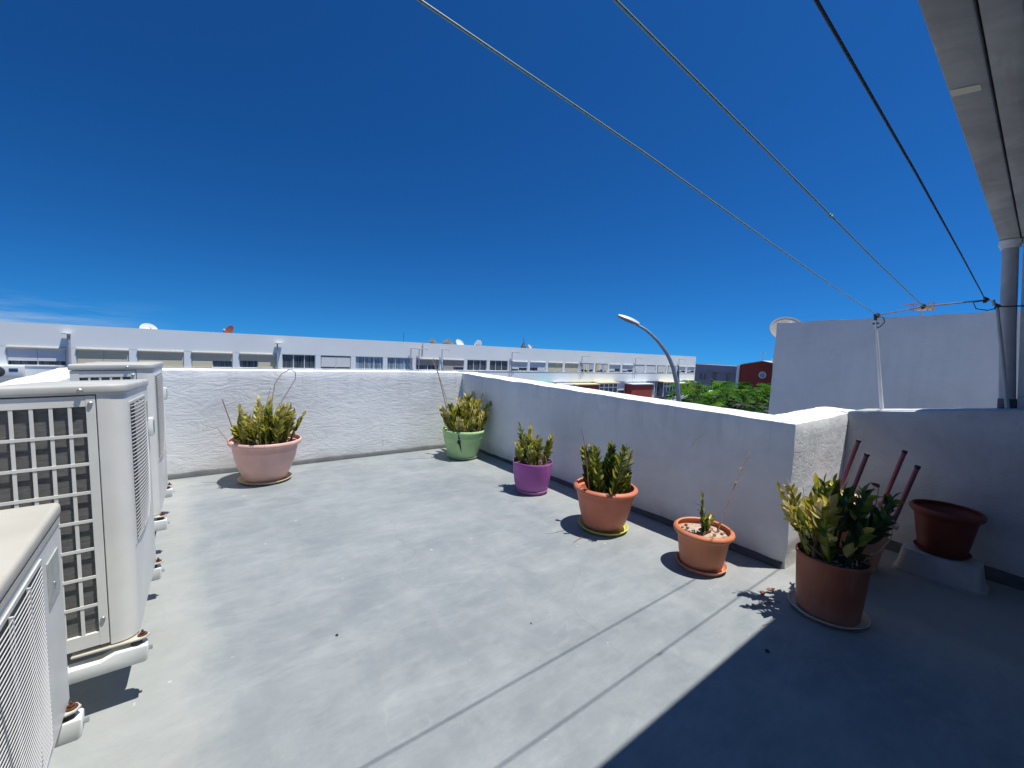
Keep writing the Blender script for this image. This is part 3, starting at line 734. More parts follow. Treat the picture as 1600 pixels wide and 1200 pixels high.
m.add(vs, fs); m.build("crack", MAT['dark'], p2)
saucer(B, .215, MAT['green'], "pale green saucer under the cracked green pot", .032)
# purple
R = random.Random(13); B = Vector((2.993, 3.381, 0))
p3 = thing("potted_plant", B+Vector((0, 0, .009)), "small zz plant in a purple pot against the right parapet", "potted plant", PG)
pot(p3, [(.16, 0), (.168, .02), (.19, .10), (.207, .21), (.214, .31), (.215, .33)], MAT['purple'], .006)
soil(p3, .20, .295, MAT['soil'], R, 24, MAT['straw']); litter(p3, .18, .31, R, 22)
plant_group(p3, .17, .295, 15, .33, R, .60, .08, 10, .22, lambda a, q: .1 < ((a+.9) % (2*pi)) < 1.6 and q > .07)
dead_stems(p3, .17, .295, 7, R)
for a, yel, L in ((-.6, .72, .22), (-.35, .2, .26)):
    frond(p3, (.13*cos(a), .13*sin(a), .265), (.25*cos(a), .25*sin(a)), L, 6, .06, R, yel)
stick(p3, [(-.02, -.14, .27), (-.03, -.15, .40), (.02, -.16, .43), (.04, -.17, .36), (.05, -.175, .28)], .004, MAT['straw'], "dead_stem")
stick(p3, [(.12, -.04, .27), (.15, -.05, .40), (.16, -.05, .50)], [.004, .003, .002], MAT['twig'], "dead_stem")
for q in ((.15, -.05, .40), (.16, -.05, .47), (.17, -.05, .50)):
    m = MB(); leaf(m, Vector(q), Vector((R.uniform(-.5, .8), R.uniform(-.6, .2), .1)), Vector((0, 0, 1)), .07, .03); m.build("dead_leaf", MAT['dead'], p3)
saucer(B, .185, MAT['purple'], "purple saucer under the purple pot", .04)
# big terracotta with lime saucer
R = random.Random(14); B = Vector((2.905, 2.31, 0))
p4 = thing("potted_plant", B+Vector((0, 0, .009)), "bushy dark zz plant in a wide terracotta pot on a lime saucer", "potted plant", PG)
pot(p4, [(.15, 0), (.165, .02), (.195, .09), (.217, .17), (.232, .25), (.238, .275), (.242, .285), (.246, .325), (.262, .330), (.272, .340), (.275, .352), (.270, .366), (.258, .372)], MAT['terra'], .018)
soil(p4, .225, .24, MAT['soil'], R, 26, MAT['dead']); litter(p4, .2, .25, R, 18)
plant_group(p4, .155, .24, 17, .46, R, .46, .072, 16, .2)
dead_stems(p4, .16, .24, 8, R)
stick(p4, [(-.14, .05, .25), (-.22, .03, .55), (-.30, .0, .75), (-.35, 0, .89)], [.004, .004, .003, .002], MAT['twig'])
saucer(B, .215, MAT['lime'], "lime yellow saucer under the wide terracotta pot", .034)
# orange terracotta, young plant
R = random.Random(15); B = Vector((2.99, 1.465, 0))
p5 = thing("potted_plant", B+Vector((0, 0, .009)), "single young zz stem in dry sandy soil in an orange terracotta pot", "potted plant", PG)
pot(p5, [(.135, 0), (.143, .02), (.157, .09), (.168, .17), (.176, .225), (.18, .235), (.197, .24), (.205, .25), (.207, .262), (.203, .274), (.194, .28)], MAT['terra_lt'], .018)
soil(p5, .172, .235, MAT['sand'], R, 40, MAT['dead'])
frond(p5, (-.01, .0, .235), (-.10, .03), .27, 9, .062, R, .40, .12)
frond(p5, (.01, -.01, .235), (.05, -.05), .12, 5, .06, R, .55, .1)
frond(p5, (.02, .02, .235), (.55, -.25), .11, 5, .055, R, .72, .1)
frond(p5, (-.02, -.02, .235), (-.25, .0), .11, 5, .055, R, .38, .1)
for q in ((-.02, 0, .40), (-.03, .01, .44)):
    m = MB(); leaf(m, Vector(q), Vector((-.9, .3, .5)), Vector((0, 0, 1)), .075, .016); m.build("dead_leaf", MAT['dark'], p5)
for i in range(5): stick(p5, [(-.05+.025*i, -.02+.01*(i % 2), .235), (-.04+.02*i, -.03, .27)], [.012, .008], MAT['twig'], "dead_stem")
st = stick(p5, [(.085, -.06, .24), (.20, -.08, .50), (.315, -.10, .72), (.385, -.115, .835)], [.0045, .004, .0035, .003], MAT['twig'])
m = MB()
for z, x in ((.60, .253), (.70, .305)): m.tube([(x-.025, -.09, z), (x+.02, -.09, z+.005)], .004, 5)
m.build("nodes", MAT['twig'], st)
saucer(B, .176, MAT['terra_lt'], "orange terracotta saucer under the young plant's pot", .034)
# big brown pot
R = random.Random(16); B = Vector((3.11, .725, 0))
p6 = thing("potted_plant", B+Vector((0, 0, .009)), "large sprawling zz plant in a brown pot half in the roof's shadow", "potted plant", PG)
pot(p6, [(.158, 0), (.162, .02), (.170, .12), (.178, .24), (.183, .325), (.188, .335), (.189, .35), (.186, .355)], MAT['brown'], .006)
soil(p6, .178, .315, MAT['soil'], R, 60); litter(p6, .17, .33, R, 26)
for a, q, ln, L, ll, yel, n in ((2.4, .13, (-.40, .26), .34, .085, .82, 7), (1.9, .13, (-.14, .22), .42, .08, .80, 9), (1.6, .14, (-.28, .30), .40, .085, .75, 8), (2.9, .08, (-.22, .04), .36, .085, .68, 8), (2.1, .05, (.05, .0), .36, .11, .9, 6),
                             (1.2, .10, (.14, .12), .42, .10, .55, 7), (.8, .08, (.20, .02), .45, .085, .24, 9), (.3, .10, (.3, .0), .40, .085, .18, 9), (-.2, .12, (.42, -.08), .42, .09, .15, 8),
                             (-.6, .12, (.5, -.28), .34, .095, .12, 7), (-1.1, .10, (.34, -.3), .32, .09, .14, 8), (.0, .03, (.22, -.06), .40, .085, .12, 9), (-.35, .14, (.62, -.30), .40, .09, .12, 8), (-.1, .14, (.60, -.05), .40, .09, .2, 8), (2.6, .15, (-.36, .1), .30, .085, .4, 7), (2.2, .10, (-.10, .05), .36, .10, .8, 8), (3.3, .12, (-.42, .02), .30, .08, .5, 7),
                             (-.9, .05, (.2, -.16), .42, .085, .15, 9), (1.6, .05, (.1, .08), .46, .08, .30, 9), (.5, .13, (.45, .12), .36, .09, .2, 8), (-2.0, .09, (.05, -.2), .26, .085, .2, 6)):
    frond(p6, (q*cos(a), q*sin(a), .31), ln, L, n, ll, R, yel, .42 if L > .3 else .2)  # yel puts light into the tint: sun-side fronds yellower, shaded ones dark
for i, yel in enumerate((.78, .62, .4, .7, .5)):
    a = 2.6-.5*i; stick(p6, [(.12*cos(a), .12*sin(a), .31), (.13*cos(a)-.02, .13*sin(a), .40), (.10*cos(a)-.01, .12*sin(a), .50)], [.016, .013, .008], MAT['straw'] if i % 2 else MAT['twig'], "stem")
for q in (((-.10, -.09, .40), (.1, -.1, .9), (1, 1, 0), .10, .06), ((-.07, -.10, .41), (.5, -.3, .7), (0, 1, .3), .09, .05)):
    m = MB(); m.tint = .88; leaf(m, Vector(q[0]), Vector(q[1]), Vector(q[2]), q[3], q[4]); m.build("yellow_leaf", MAT['zz'], p6, True)
stick(p6, [(.12, -.05, .32), (.20, -.10, .52), (.29, -.12, .66), (.31, -.12, .75)], [.004, .004, .003, .002], MAT['twig'], "dead_stem")
for q, d in (((.31, -.12, .75), (-.6, .3, .5)), ((.30, -.12, .69), (.5, -.3, .1)), ((.29, -.12, .68), (-.5, .4, -.2)), ((.26, -.11, .6), (.2, .2, .8))): 
    m = MB(); leaf(m, Vector(q), Vector(d), Vector((.2, .3, 1)), .075, .04); m.build("dead_leaf", MAT['dead'], p6)
stick(p6, [(.17, -.10, .33), (.26, -.16, .36), (.33, -.20, .45), (.36, -.20, .56), (.22, -.13, .60)], [.003]*5, MAT['straw'], "dead_stem")
stick(p6, [(-.15, .05, .33), (-.20, .08, .55), (-.19, .12, .70), (-.16, .14, .76)], [.003, .003, .002, .002], MAT['twig'], "dead_stem")
stick(p6, [(-.13, .0, .36), (-.30, .05, .48), (-.38, .06, .58)], [.003, .003, .002], MAT['twig'], "dead_stem")
saucer(B, .205, MAT['cream_pale'], "pale cream saucer under the big brown pot", .028)

# peach pot and the upturned stool behind the brown pot
pe = thing("plant_pot", (4.06, .80, 0), "empty peach pot holding up the stool behind the big plant", "pot")
pot(pe, [(.12, 0), (.14, .12), (.165, .28), (.17, .37), (.185, .375), (.188, .40), (.182, .41)], MAT['peach'], .01)
st = thing("stool", (4.05, .785, .43), "upturned pink stool with four maroon legs in the air behind the big plant", "stool")
def sp(p): return tuple(a-b for a, b in zip(p, (4.05, .785, .43)))
cdir = Vector((-.0968, -.2175, .9712))
tops = [Vector(v) for v in ((4.0963, .8746, .9345), (3.8292, .7626, .8828), (4.2097, .6248, .8899), (3.9426, .5128, .8382))]
for tp in tops:
    m = MB(); b = tp-cdir*.43; m.tube([sp(b), sp(tp)], .0145, 14); lg = m.build("leg", MAT['maroon'], st, True)
    m = MB(); m.tube([sp(tp+cdir*.0005), sp(tp+cdir*.018)], .0165, 14); m.build("rubber_foot", MAT['dark'], lg, True)
cc = sum(tops, Vector())/4-cdir*.44; ax = (tops[1]-tops[0])*.62; ay = (tops[2]-tops[0])*.62
m = MB(); vs = []
for h in (-.03, .008): vs += [sp(cc+ax*i+ay*j+cdir*h) for i, j in ((-1, -1), (1, -1), (1, 1), (-1, 1))]
m.add(vs, [(0, 1, 2, 3), (7, 6, 5, 4), (0, 4, 5, 1), (1, 5, 6, 2), (2, 6, 7, 3), (3, 7, 4, 0)]); m.build("seat", MAT['pink'], st, bevel=.008)
# blue tub lid leaning
m = MB(); m.lathe([(.0005, 0), (.10, 0), (.105, .012), (.06, .05), (.03, .09), (.0005, .10)], 24)
o = m.build("funnel", MAT['blue'], None, True); o.location = (3.72, .86, .40); tag(o, "dark blue plastic funnel lying behind the big plant's stems", "funnel")
m = MB(); m.box(-.12, .12, -.1, .1, 0, .16); m.box(-.11, .11, -.09, .09, .161, .39)
o = m.build("crate", MAT['brown'], None, bevel=.01); o.location = (3.72, .86, 0); tag(o, "brown plastic box under the blue funnel behind the plant", "box")

# dark empty pot on an upturned white trough
tr = thing("trough", (4.36, .385, 0), "white plastic trough turned upside down under the dark empty pot", "trough")
m = MB(); vs = []
for hx, hy, z in ((.135, .23, .022), (.12, .205, .178)):
    for i in range(24):
        a = 2*pi*i/24; c_, s_ = cos(a), sin(a); e = .35
        vs.append((hx*math.copysign(abs(c_)**e, c_), hy*math.copysign(abs(s_)**e, s_), z))
m.add(vs, [tuple(range(24))[::-1], tuple(range(24, 48))]+[(i, (i+1) % 24, 24+(i+1) % 24, 24+i) for i in range(24)]); m.build("body", MAT['grey_plastic'], tr, True)
m = MB()
for z0, z1, k in ((0, .010, 1.07), (.013, .0215, 1.05)):
    vs = []
    for z in (z0, z1):
        for i in range(24):
            a = 2*pi*i/24; c_, s_ = cos(a), sin(a); e = .35
            vs.append((.135*k*math.copysign(abs(c_)**e, c_), .23*k*math.copysign(abs(s_)**e, s_), z))
    m.add(vs, [tuple(range(24))[::-1], tuple(range(24, 48))]+[(i, (i+1) % 24, 24+(i+1) % 24, 24+i) for i in range(24)])
m.build("rim", MAT['grey_plastic'], tr, True)
B = Vector((4.40, .39, .18))
saucer(B, .155, MAT['deep'], "dark red saucer on the white trough under the empty pot", .025)
pd = thing("plant_pot", B+Vector((0, 0, .009)), "dark red-brown empty pot standing on the white trough", "pot")
pot(pd, [(.128, 0), (.135, .03), (.150, .12), (.165, .22), (.172, .262), (.178, .27), (.192, .276), (.200, .288), (.200, .31), (.193, .318)], MAT['deep'], .016)
soil(pd, .15, .12, MAT['soil'], R, 0)
m = MB(); m.prism([(-.03, -.012), (.03, -.012), (.03, .012), (-.03, .012)], .0, .003)
o = m.build("plant_label", MAT['white_plastic'], pd); o.location = (-.06, -.05, .23); o.rotation_euler = (1.0, .4, .6)

# small litter on the floor
for x, y, a, L, lab in ((2.93, 1.02, .4, .055, "curled brown dry leaf on the floor before the brown pot"), (3.06, 1.0, 2.5, .06, "flat tan dry leaf on the floor between two pots"), (2.90, .98, -.6, .03, "tiny dry leaf scrap beside the curled leaf")):
    m = MB(); m.tint = .5; leaf(m, Vector((0, 0, .012)), Vector((cos(a), sin(a), .08)), Vector((0, 0, 1)), L, L*.55, .7, -.2)
    o = m.build("dry_leaf", MAT['dead'], None, True); o.location = (x, y, 0); tag(o, lab, "leaf", "dry leaves on the floor")
m = MB(); m.tube([(2.72, 1.02, .006), (2.85, .99, .010), (2.97, .93, .006)], [.002, .003, .002], 5)
tag(m.build("twig", MAT['twig'], None), "thin dry twig on the floor in front of the return wall", "twig")
m = MB(); m.tube([(2.46, 2.24, .004), (2.55, 2.26, .006), (2.64, 2.27, .004)], [.002, .003, .002], 5)
tag(m.build("twig", MAT['twig'], None), "short dry twig on the floor left of the lime saucer", "twig")
for x, y, s, lab in ((.62, 2.15, .008, "dark pebble alone in the middle of the floor"), (1.52, 1.66, .007, "pale chip on the floor by the shadow of a line"), (2.4, .79, .012, "dark crumb in the roof's shadow")):
    m = MB(); m.lathe([(s*.5, 0), (s, s*.4), (s*.6, s*.9), (0.0005, s)], 7); o = m.build("pebble", MAT['pebble'] if 'pale' in lab else MAT['dark'], None); o.location = (x, y, 0); tag(o, lab, "pebble", "specks on the floor")

# ------------------------------------------------------------------ far white apartment row
FY = 36.0
apt = thing("apartment_row", (24, FY, -4.6), "long white two-storey apartment row across the street", "building")
def ab(name, mb, mat, parent=None, **k):
    o = mb.build(name, mat, parent or apt, **k)
    if parent is None or parent is apt: o.matrix_parent_inverse = Matrix.Translation((-24, -FY, 4.6))
    else: o.matrix_parent_inverse = Matrix.Identity(4)
    return o
TOP = lambda x: 1.85+.0036*(x+8)
X0, X1, P0, PB = -21.62, 66.2, -7.87, 2.745
m = MB()
for a, b in ((X0, X1),):
    m.add([(a, FY, .52), (b, FY, .52), (b, FY+12, .52), (a, FY+12, .52), (a, FY, TOP(a)), (b, FY, TOP(b)), (b, FY+12, TOP(b)), (a, FY+12, TOP(a))],
          [(0, 3, 2, 1), (4, 5, 6, 7), (0, 1, 5, 4), (1, 2, 6, 5), (2, 3, 7, 6), (3, 0, 4, 7)])
m.box(X0, X1, FY, FY+12, -1.80, -.58)
m.box(X0+.01, X1-.01, FY+.30, FY+11.9, -.579, .519)
m.box(X0+.01, X1-.01, FY+.32, FY+11.9, -4.6, -1.801)
for k in range(-5, 28):
    x = P0+PB*k; m.box(x-.19, min(x+.19, X1), FY+.004, FY+.299, -.579, .519)
ab("wall", m, MAT['facade'])
m = MB(); m.box(X0, X1, FY-.03, FY-.002, -.62, -.575); ab("sill_band", m, MAT['frame'])
kinds = {0: 'wh', 1: 'bb', 2: 'bb', 3: 'bo', 4: 'ob', 5: 'gl', 6: 'ws', 7: 'gc', 8: 'gc', 9: 'br', 10: 'bro', 11: 'gl', 12: 'gl', 13: 'who', 14: 'wo2', 15: 'be', 16: 'be', 17: 'la', 18: 'la', 19: 'wh2', 20: 'who', 21: 'gs', 22: 'gs', 23: 'gw', 24: 'gw', 25: 'who', 26: 'who'}
def lbox(mb, x0, x1, y0, y1, z0, z1): mb.box(x0-24, x1-24, y0-FY, y1-FY, z0+4.6, z1+4.6)
R = random.Random(4)
lau_cols = [simple("cloth_orange", (.75, .50, .22), .9), simple("cloth_blue", (.45, .58, .74), .9), simple("cloth_white", (.78, .78, .72), .9), simple("cloth_yellow", (.75, .68, .36), .9)]
for k in range(-2, 27):
    kd = kinds.get(k, 'wh'); a, b = P0+PB*k+.192, P0+PB*(k+1)-.192; c = (a+b)/2
    z0, z1 = -.575, .515
    fr = MB(); yf = FY+.075
    t = .045
    for x in ((a, a+t), (b-t, b)): lbox(fr, x[0], x[1], yf, yf+.07, z0, z1)
    lbox(fr, a+t, b-t, yf, yf+.07, z0, z0+t); lbox(fr, a+t, b-t, yf, yf+.07, z1-t, z1)
    nd = 3 if kd[0] == 'g' else 2
    for q in range(1, nd): x = a+(b-a)*q/nd; lbox(fr, x-.03, x+.03, yf-.002, yf+.072, z0+t, z1-t)
    w = bpy.data.objects.new("window", None)
    w = fr.build("window", MAT['frame'], apt)
    gp = MB(); lbox(gp, a+t, b-t, yf+.03, yf+.05, z0+t, z1-t)
    gp.build("pane", MAT['glass_blue'] if kd in ('gc', 'gw') else MAT['glass'], w)
    sm = {'w': 'whiteshut', 'b': 'beige', 'o': 'beige'}.get(kd[0]); 
    if kd in ('br', 'bro'): sm = 'brownshut'
    if kd == 'gs': sm = 'whiteshut'
    if sm and kd != 'gl':
        halves = {'wh': (.25, .25), 'wh2': (.15, .45), 'bb': (0, 0), 'bo': (0, .45), 'ob': (.5, 0), 'ws': (.14, .14), 'br': (.42, .42), 'bro': (0, .30), 'who': (.2, .35), 'wo2': (.4, .05), 'be': (0.03, 0.03), 'gs': (.05, .05)}[kd]
        for q, op in enumerate(halves):
            s0, s1 = a+t+(b-a-2*t)*q/2+.01, a+t+(b-a-2*t)*(q+1)/2-.01
            sh = MB(); lbox(sh, s0, s1, yf-.042, yf-.012, z0+.03+op*(z1-z0-.1), z1-.12); sh.build("shutter", MAT[sm], w)
        if kd[0] in 'wbo' and kd not in ('ws',):
            sb = MB(); lbox(sb, a+.01, b-.01, FY-.075, FY+.028, .40, .512); sb.build("shutter_box", MAT['box_cream' if kd[0] in 'bo' or kd == 'wh' else 'frame'], w, bevel=.02)
    if kd in ('la', 'gw'):
        lm = MB(); R2 = random.Random(k); x = a+.1
        while x < b-.3:
            wd = R2.uniform(.18, .38); lm.mi = R2.randint(0, 3) if kd == 'la' else 2; lbox(lm, x, x+wd, FY-.05, FY-.03, R2.uniform(-.6, -.2) if kd == 'la' else -.5, .42); x += wd+.03
        lm.build("curtain", lau_cols, w)
# lower storey pieces that show over our parapet
def box_part(name, mat, x0, x1, y0, y1, z0, z1, parent=None, bevel=0):
    mb = MB(); lbox(mb, x0, x1, y0, y1, z0, z1); o = mb.build(name, mat, parent or apt, bevel=bevel); return o
for x0, x1, zt in ((37.2, 41.6, -2.12), (48.4, 53.2, -2.2), (59.8, 62.6, -2.15), (63.0, 66.0, -2.05)):
    bp = box_part("balcony_panel", MAT['red'], x0, x1, FY-.9, FY+.3, -4.1, zt)
    box_part("coping", MAT['yellow'] if x0 in (37.2, 63.0) else MAT['frame'], x0-.1, x1+.1, FY-1.05, FY+.3, zt+.004, zt+.12, bp)
for x0, x1 in ((41.8, 45.4), (56.2, 59.5)):
    gz = box_part("glazed_bay", MAT['glass'], x0, x1, FY-.75, FY+.3, -4.1, -1.95)
    fr = MB()
    for q in range(5): x = x0+(x1-x0)*q/4; lbox(fr, x-.07, x+.07, FY-.80, FY-.752, -4.1, -1.95)
    for z in (-1.99, -2.5, -3.9): lbox(fr, x0, x1, FY-.79, FY-.753, z-.06, z+.06)
    fr.build("frame", MAT['frame'], gz); box_part("coping", MAT['yellow'], x0-.2, x1+.2, FY-1.1, FY+.3, -1.945, -1.83, gz)
for x0, x1, zb in ((45.6, 48.2, -3.05), (33.9, 36.9, -3.2), (30, 33.5, -3.2), (24, 28, -3.0)):
    wn = box_part("window", MAT['glass'], x0, x1, FY+.25, FY+.319, -3.6, -1.9)
    box_part("shutter", MAT['whiteshut'], x0, x1, FY+.20, FY+.248, zb, -1.9, wn)
wn = box_part("window", MAT['glass_blue'], 53.4, 56.0, FY+.25, FY+.319, -3.6, -1.9)
fr = MB()
for q in range(5): x = 53.4+2.6*q/4; lbox(fr, x-.07, x+.07, FY+.18, FY+.248, -3.6, -1.9)
fr.build("frame", MAT['frame'], wn)
box_part("awning", MAT['teal'], 31.7, 34.0, FY-1.0, FY+.3, -1.98, -1.86); box_part("awning", MAT['frame'], 34.3, 37.0, FY-.8, FY+.3, -2.12, -2.0)
# air conditioner on that facade
fa = thing("air_conditioner", (-7.6, FY-.4, -1.24), "white air conditioner with a dark fan on the distant facade at the far left", "air conditioner")
m = MB(); m.box(-.95, .62, .02, .38, 0, .66); m.build("casing", MAT['white_plastic'], fa, bevel=.03)
m = MB(); m.tube([(-.35, .018, .33), (-.35, .005, .33)], [.30, .28], 24); m.build("fan_grille", MAT['dark_metal'], fa, True)
m = MB(); m.box(.08, .42, .01, .018, .34, .42); m.box(.08, .42, .01, .018, .45, .52); m.build("badge", MAT['blue'], fa)
m = MB()
for x in (-.7, .4): m.box(x-.03, x+.03, .05, .395, -.12, -.002)
m.build("bracket", MAT['white_plastic'], fa)

# vent pipes with bent tops against the facade
VP = "thin bent pipes rising on the white facade"
for i, (x, zt, zb, arm, r, cap) in enumerate(((-5.19, 1.30, -.9, -.15, .085, 1), (5.70, 1.27, -.9, .25, .055, 1), (16.4, 1.38, -.9, .8, .045, 0), (17.2, 1.38, -.9, .75, .045, 0), (19.55, 1.40, -1.0, .7, .04, 0),
                                         (28.0, 1.46, -1.15, .85, .045, 0), (38.95, 1.38, -1.45, 1.0, .045, 0), (49.8, 1.45, -1.4, 1.2, .04, 0), (60.9, 1.55, -1.2, 1.2, .04, 0), (-16, 1.3, -.9, -.15, .085, 1))):
    if i == 9: continue
    lab = ["short thick pipe with a white cap, leftmost on the white facade", "pipe with a small lamp-like cap above the dark open window", "bent pipe, left of the close pair by the curtained windows", "bent pipe, right of the close pair by the curtained windows",
           "bent pipe between the two taupe-shuttered windows", "bent pipe over the second dark triple window", "bent pipe left of the hanging washing", "faint bent pipe above the pale glazed bays", "faint bent pipe near the right end of the facade"][i]
    t = thing("vent_pipe", (x, FY-.16, zb), lab, "pipe", VP)
    h = zt-zb
    m = MB(); m.tube([(0, 0, 0), (0, 0, h*.5), (0, 0, h)], r, 8); m.build("pipe", MAT['grey_paint'], t, True)
    m = MB()
    if cap: m.box(min(0, arm)-.12, max(0, arm)+.12, -.14, .10, h+.002, h+.09); m.build("cap", MAT['white_paint'], t, bevel=.02)
    else: m.tube([(0, 0, h+.004), (arm*.6, -.15, h+.03), (arm, -.3, h-.05)], r*.8, 8); m.build("arm", MAT['grey_paint'], t, True)

def dish(loc, r, az, el, mat, label, rim=False, post=.5):
    t = thing("satellite_dish", loc, label, "satellite dish", "satellite dishes on the rooftops")
    Mx = Matrix.Rotation(az, 4, 'Z') @ Matrix.Rotation(pi/2-el, 4, 'X')
    m = MB(); prof = [(.0005, 0), (r*.35, r*.03), (r*.7, r*.12), (r, r*.25), (r*1.0, r*.27), (r*.7, r*.145), (r*.35, r*.055), (.0005, r*.03)]
    m.lathe(prof, 28); m.v = [tuple(Mx @ Vector(v)) for v in m.v]; dh = m.build("dish", mat, t, True, angle=60)
    if rim:
        m = MB(); m.lathe([(r*.90, r*.235), (r*1.03, r*.255), (r*1.03, r*.29), (r*.90, r*.262), (r*.90, r*.235)], 40); m.v = [tuple(Mx @ Vector(v)) for v in m.v]; m.build("rim", MAT['dish_dark'], dh, True)
    m = MB(); m.tube([tuple(Mx @ Vector(p)) for p in ((0, -r*.9, r*.2), (0, -r*.5, r*.75), (0, -.05*r, r*.95))], r*.03+.006, 6); ar = m.build("feed_arm", MAT['dark_metal'], t, True)
    m = MB(); m.tube([tuple(Mx @ Vector(p)) for p in ((0, -.05*r, r*.98), (0, 0, r*.80))], r*.09, 8); m.build("receiver", MAT['dish_grey'], ar, True)
    m = MB(); m.tube([tuple(Mx @ Vector((0, 0, -.02))), tuple(Mx @ Vector((0, 0, -r*.3))), (0, (Mx @ Vector((0, 0, -r*.3))).y, -post)], r*.06+.008, 6); m.build("mount", MAT['dark_metal'], t, True)
    return t
DZ = 2.0
dish((-1.72, 38, 1.78), .50, .35, .55, MAT['dish_grey'], "pale round dish on the far left of the white roof", post=.3)
dish((2.9, 38, 1.95), .52, -1.05, .45, MAT['dish_red'], "rusty red dish seen from the side on the white roof", post=.4)
dish((19.6, 38, 2.0), .45, 1.9, .5, MAT['dish_dark'], "small weathered dish tilted right of the whip aerial", post=.4)
dish((21.7, 38.6, 1.95), .55, 2.6, .6, MAT['dish_dark'], "brownish dish, left of the touching pair on the roof", post=.4)
dish((22.7, 38, 2.0), .55, .3, .6, MAT['dish_grey'], "white dish, right of the touching pair on the roof", post=.4)
dish((25.1, 38, 2.1), .48, -1.2, .2, MAT['dish_grey'], "thin edge-on dish above the dark triple windows", post=.5)
m = MB(); m.tube([(16.6, 38, 1.8), (16.6, 38, 2.85)], [.035, .02], 6); tag(m.build("whip_aerial", MAT['dark_metal'], None), "thin upright whip aerial on the white roof", "aerial")
m = MB(); m.tube([(17.6, FY-.06, .72), (17.6, FY-.06, 1.92)], .03, 6); tag(m.build("conduit", MAT['grey_paint'], None), "dark vertical conduit on the plain white upper wall", "conduit")
an = thing("aerial_cluster", (31.3, 38, 1.95), "dark cluster of aerials on the roof above the white shutters", "aerial")
m = MB(); m.tube([(0, 0, 0), (0, 0, 1.3)], .03, 6); m.build("mast", MAT['dark_metal'], an)
m = MB(); m.lathe([(.35, 0), (.30, .2), (.15, .45), (.05, .7), (.0005, .75)], 10); m.build("housing", MAT['dark_metal'], an)
m = MB(); m.tube([(.0, 0, .9), (.35, 0, .85)], .02, 5); m.tube([(-.15, 0, .7), (.45, 0, .62)], .02, 5); m.build("elements", MAT['dark_metal'], an)
dish((32.5, 38.3, 2.05), .42, .5, .6, MAT['straw'], "small tan dish beside the dark aerial cluster", post=.4)
nd = dish((7.3, 2.56, 2.0), .235, -1.0, .62, MAT['dish_grey'], "big white dish half hidden behind the neighbour's tall wall", True, .5)
ya = thing("tv_aerial", (7.6, 1.12, 2.12), "orange television aerial behind the top of the neighbour's wall", "aerial")
m = MB(); m.tube([(0, 0, -.2), (0, 0, .2)], .012, 6); m.build("mast", MAT['steel'], ya)
m = MB(); m.box(-.02, .02, -.10, .08, .17, .21); m.build("boom", MAT['orange'], ya, bevel=.004)
m = MB()
for y in (-.12, -.105, -.06, .05, .075, .10): m.tube([(-.03, y, .15), (.0, y+.012, .2), (-.03, y+.004, .27)], .0045, 5)
m.tube([(0, .08, .25), (0, .20, .26)], .006, 5); m.tube([(0, .08, .19), (0, .20, .18)], .006, 5)
m.build("elements", MAT['dish_red'], ya)

# closed parasol, sign board, garden wall in the front yards
cp = thing("closed_parasol", (57.4, FY-2.2, -4.6), "tall closed grey parasol standing before the white facade", "parasol")
m = MB(); m.tube([(0, 0, 0), (0, 0, 5.3)], .05, 8); m.build("pole", MAT['frame'], cp)
m = MB(); m.lathe([(.10, 2.5), (.32, 2.62), (.30, 3.0), (.2, 3.8), (.12, 4.6), (.05, 5.25), (.0005, 5.4)], 12); m.build("canopy", MAT['awn_grey'], cp)
sb = thing("sign_board", (54.6, FY-1.8, -4.6), "tilted dark blue board on a post in a front yard", "board")
m = MB(); m.tube([(.9, .1, 0), (.9, .1, 1.4)], .05, 8); m.build("post", MAT['steel'], sb)
m = MB(); m.add([(0, 0, .2), (.9, .0, .2), (1.3, .0, 1.45), (.4, 0, 1.45), (0, .08, .2), (.9, .08, .2), (1.3, .08, 1.45), (.4, .08, 1.45)], [(0, 1, 2, 3), (7, 6, 5, 4), (0, 4, 5, 1), (1, 5, 6, 2), (2, 6, 7, 3), (3, 7, 4, 0)]); m.build("board", MAT['blue'], sb)
gw = MB(); gw.box(57.0, 61.3, FY-2.0, FY-1.8, -4.6, -3.55); gw.box(56.8, 61.5, FY-2.05, FY-1.75, -3.549, -3.45)
tag(gw.build("garden_wall", MAT['facade'], None), "low white garden wall below the closed parasol", "wall")

# parked car
car = thing("parked_car", (66.2, 33.2, -4.6), "white car parked at the end of the apartment row", "car", None, (0, 0, .1))
m = MB(); prof = [(-2.1, .35), (-2.12, .75), (-1.95, .95), (-1.2, 1.0), (-.6, 1.45), (.9, 1.5), (1.7, 1.0), (2.05, .9), (2.1, .4)]
n = len(prof); vs = [(x, -.82, z) for x, z in prof]+[(x, .82, z) for x, z in prof]
m.add(vs, [tuple(range(n)), tuple(range(n, 2*n))[::-1]]+[(i, n+i, n+(i+1) % n, (i+1) % n) for i in range(n)]); m.build("body", MAT['white_plastic'], car, bevel=.08)
m = MB(); m.add([(-.95, -.83, 1.05), (1.45, -.83, 1.05), (.85, -.83, 1.40), (-.52, -.83, 1.38)], [(0, 1, 2, 3)]); m.add([(-.95, .83, 1.05), (1.45, .83, 1.05), (.85, .83, 1.40), (-.52, .83, 1.38)], [(3, 2, 1, 0)]); m.build("window", MAT['glass'], car)
for x in (-1.3, 1.3):
    for y in (-.8, .8):
        m = MB(); m.tube([(x, y-.1, .32), (x, y+.1, .32)], .32, 20); wl = m.build("wheel", MAT['tyre'], car, True)
        m = MB(); m.tube([(x, y-.108, .32), (x, y+.108, .32)], .18, 14); m.build("rim", MAT['steel'], wl, True)

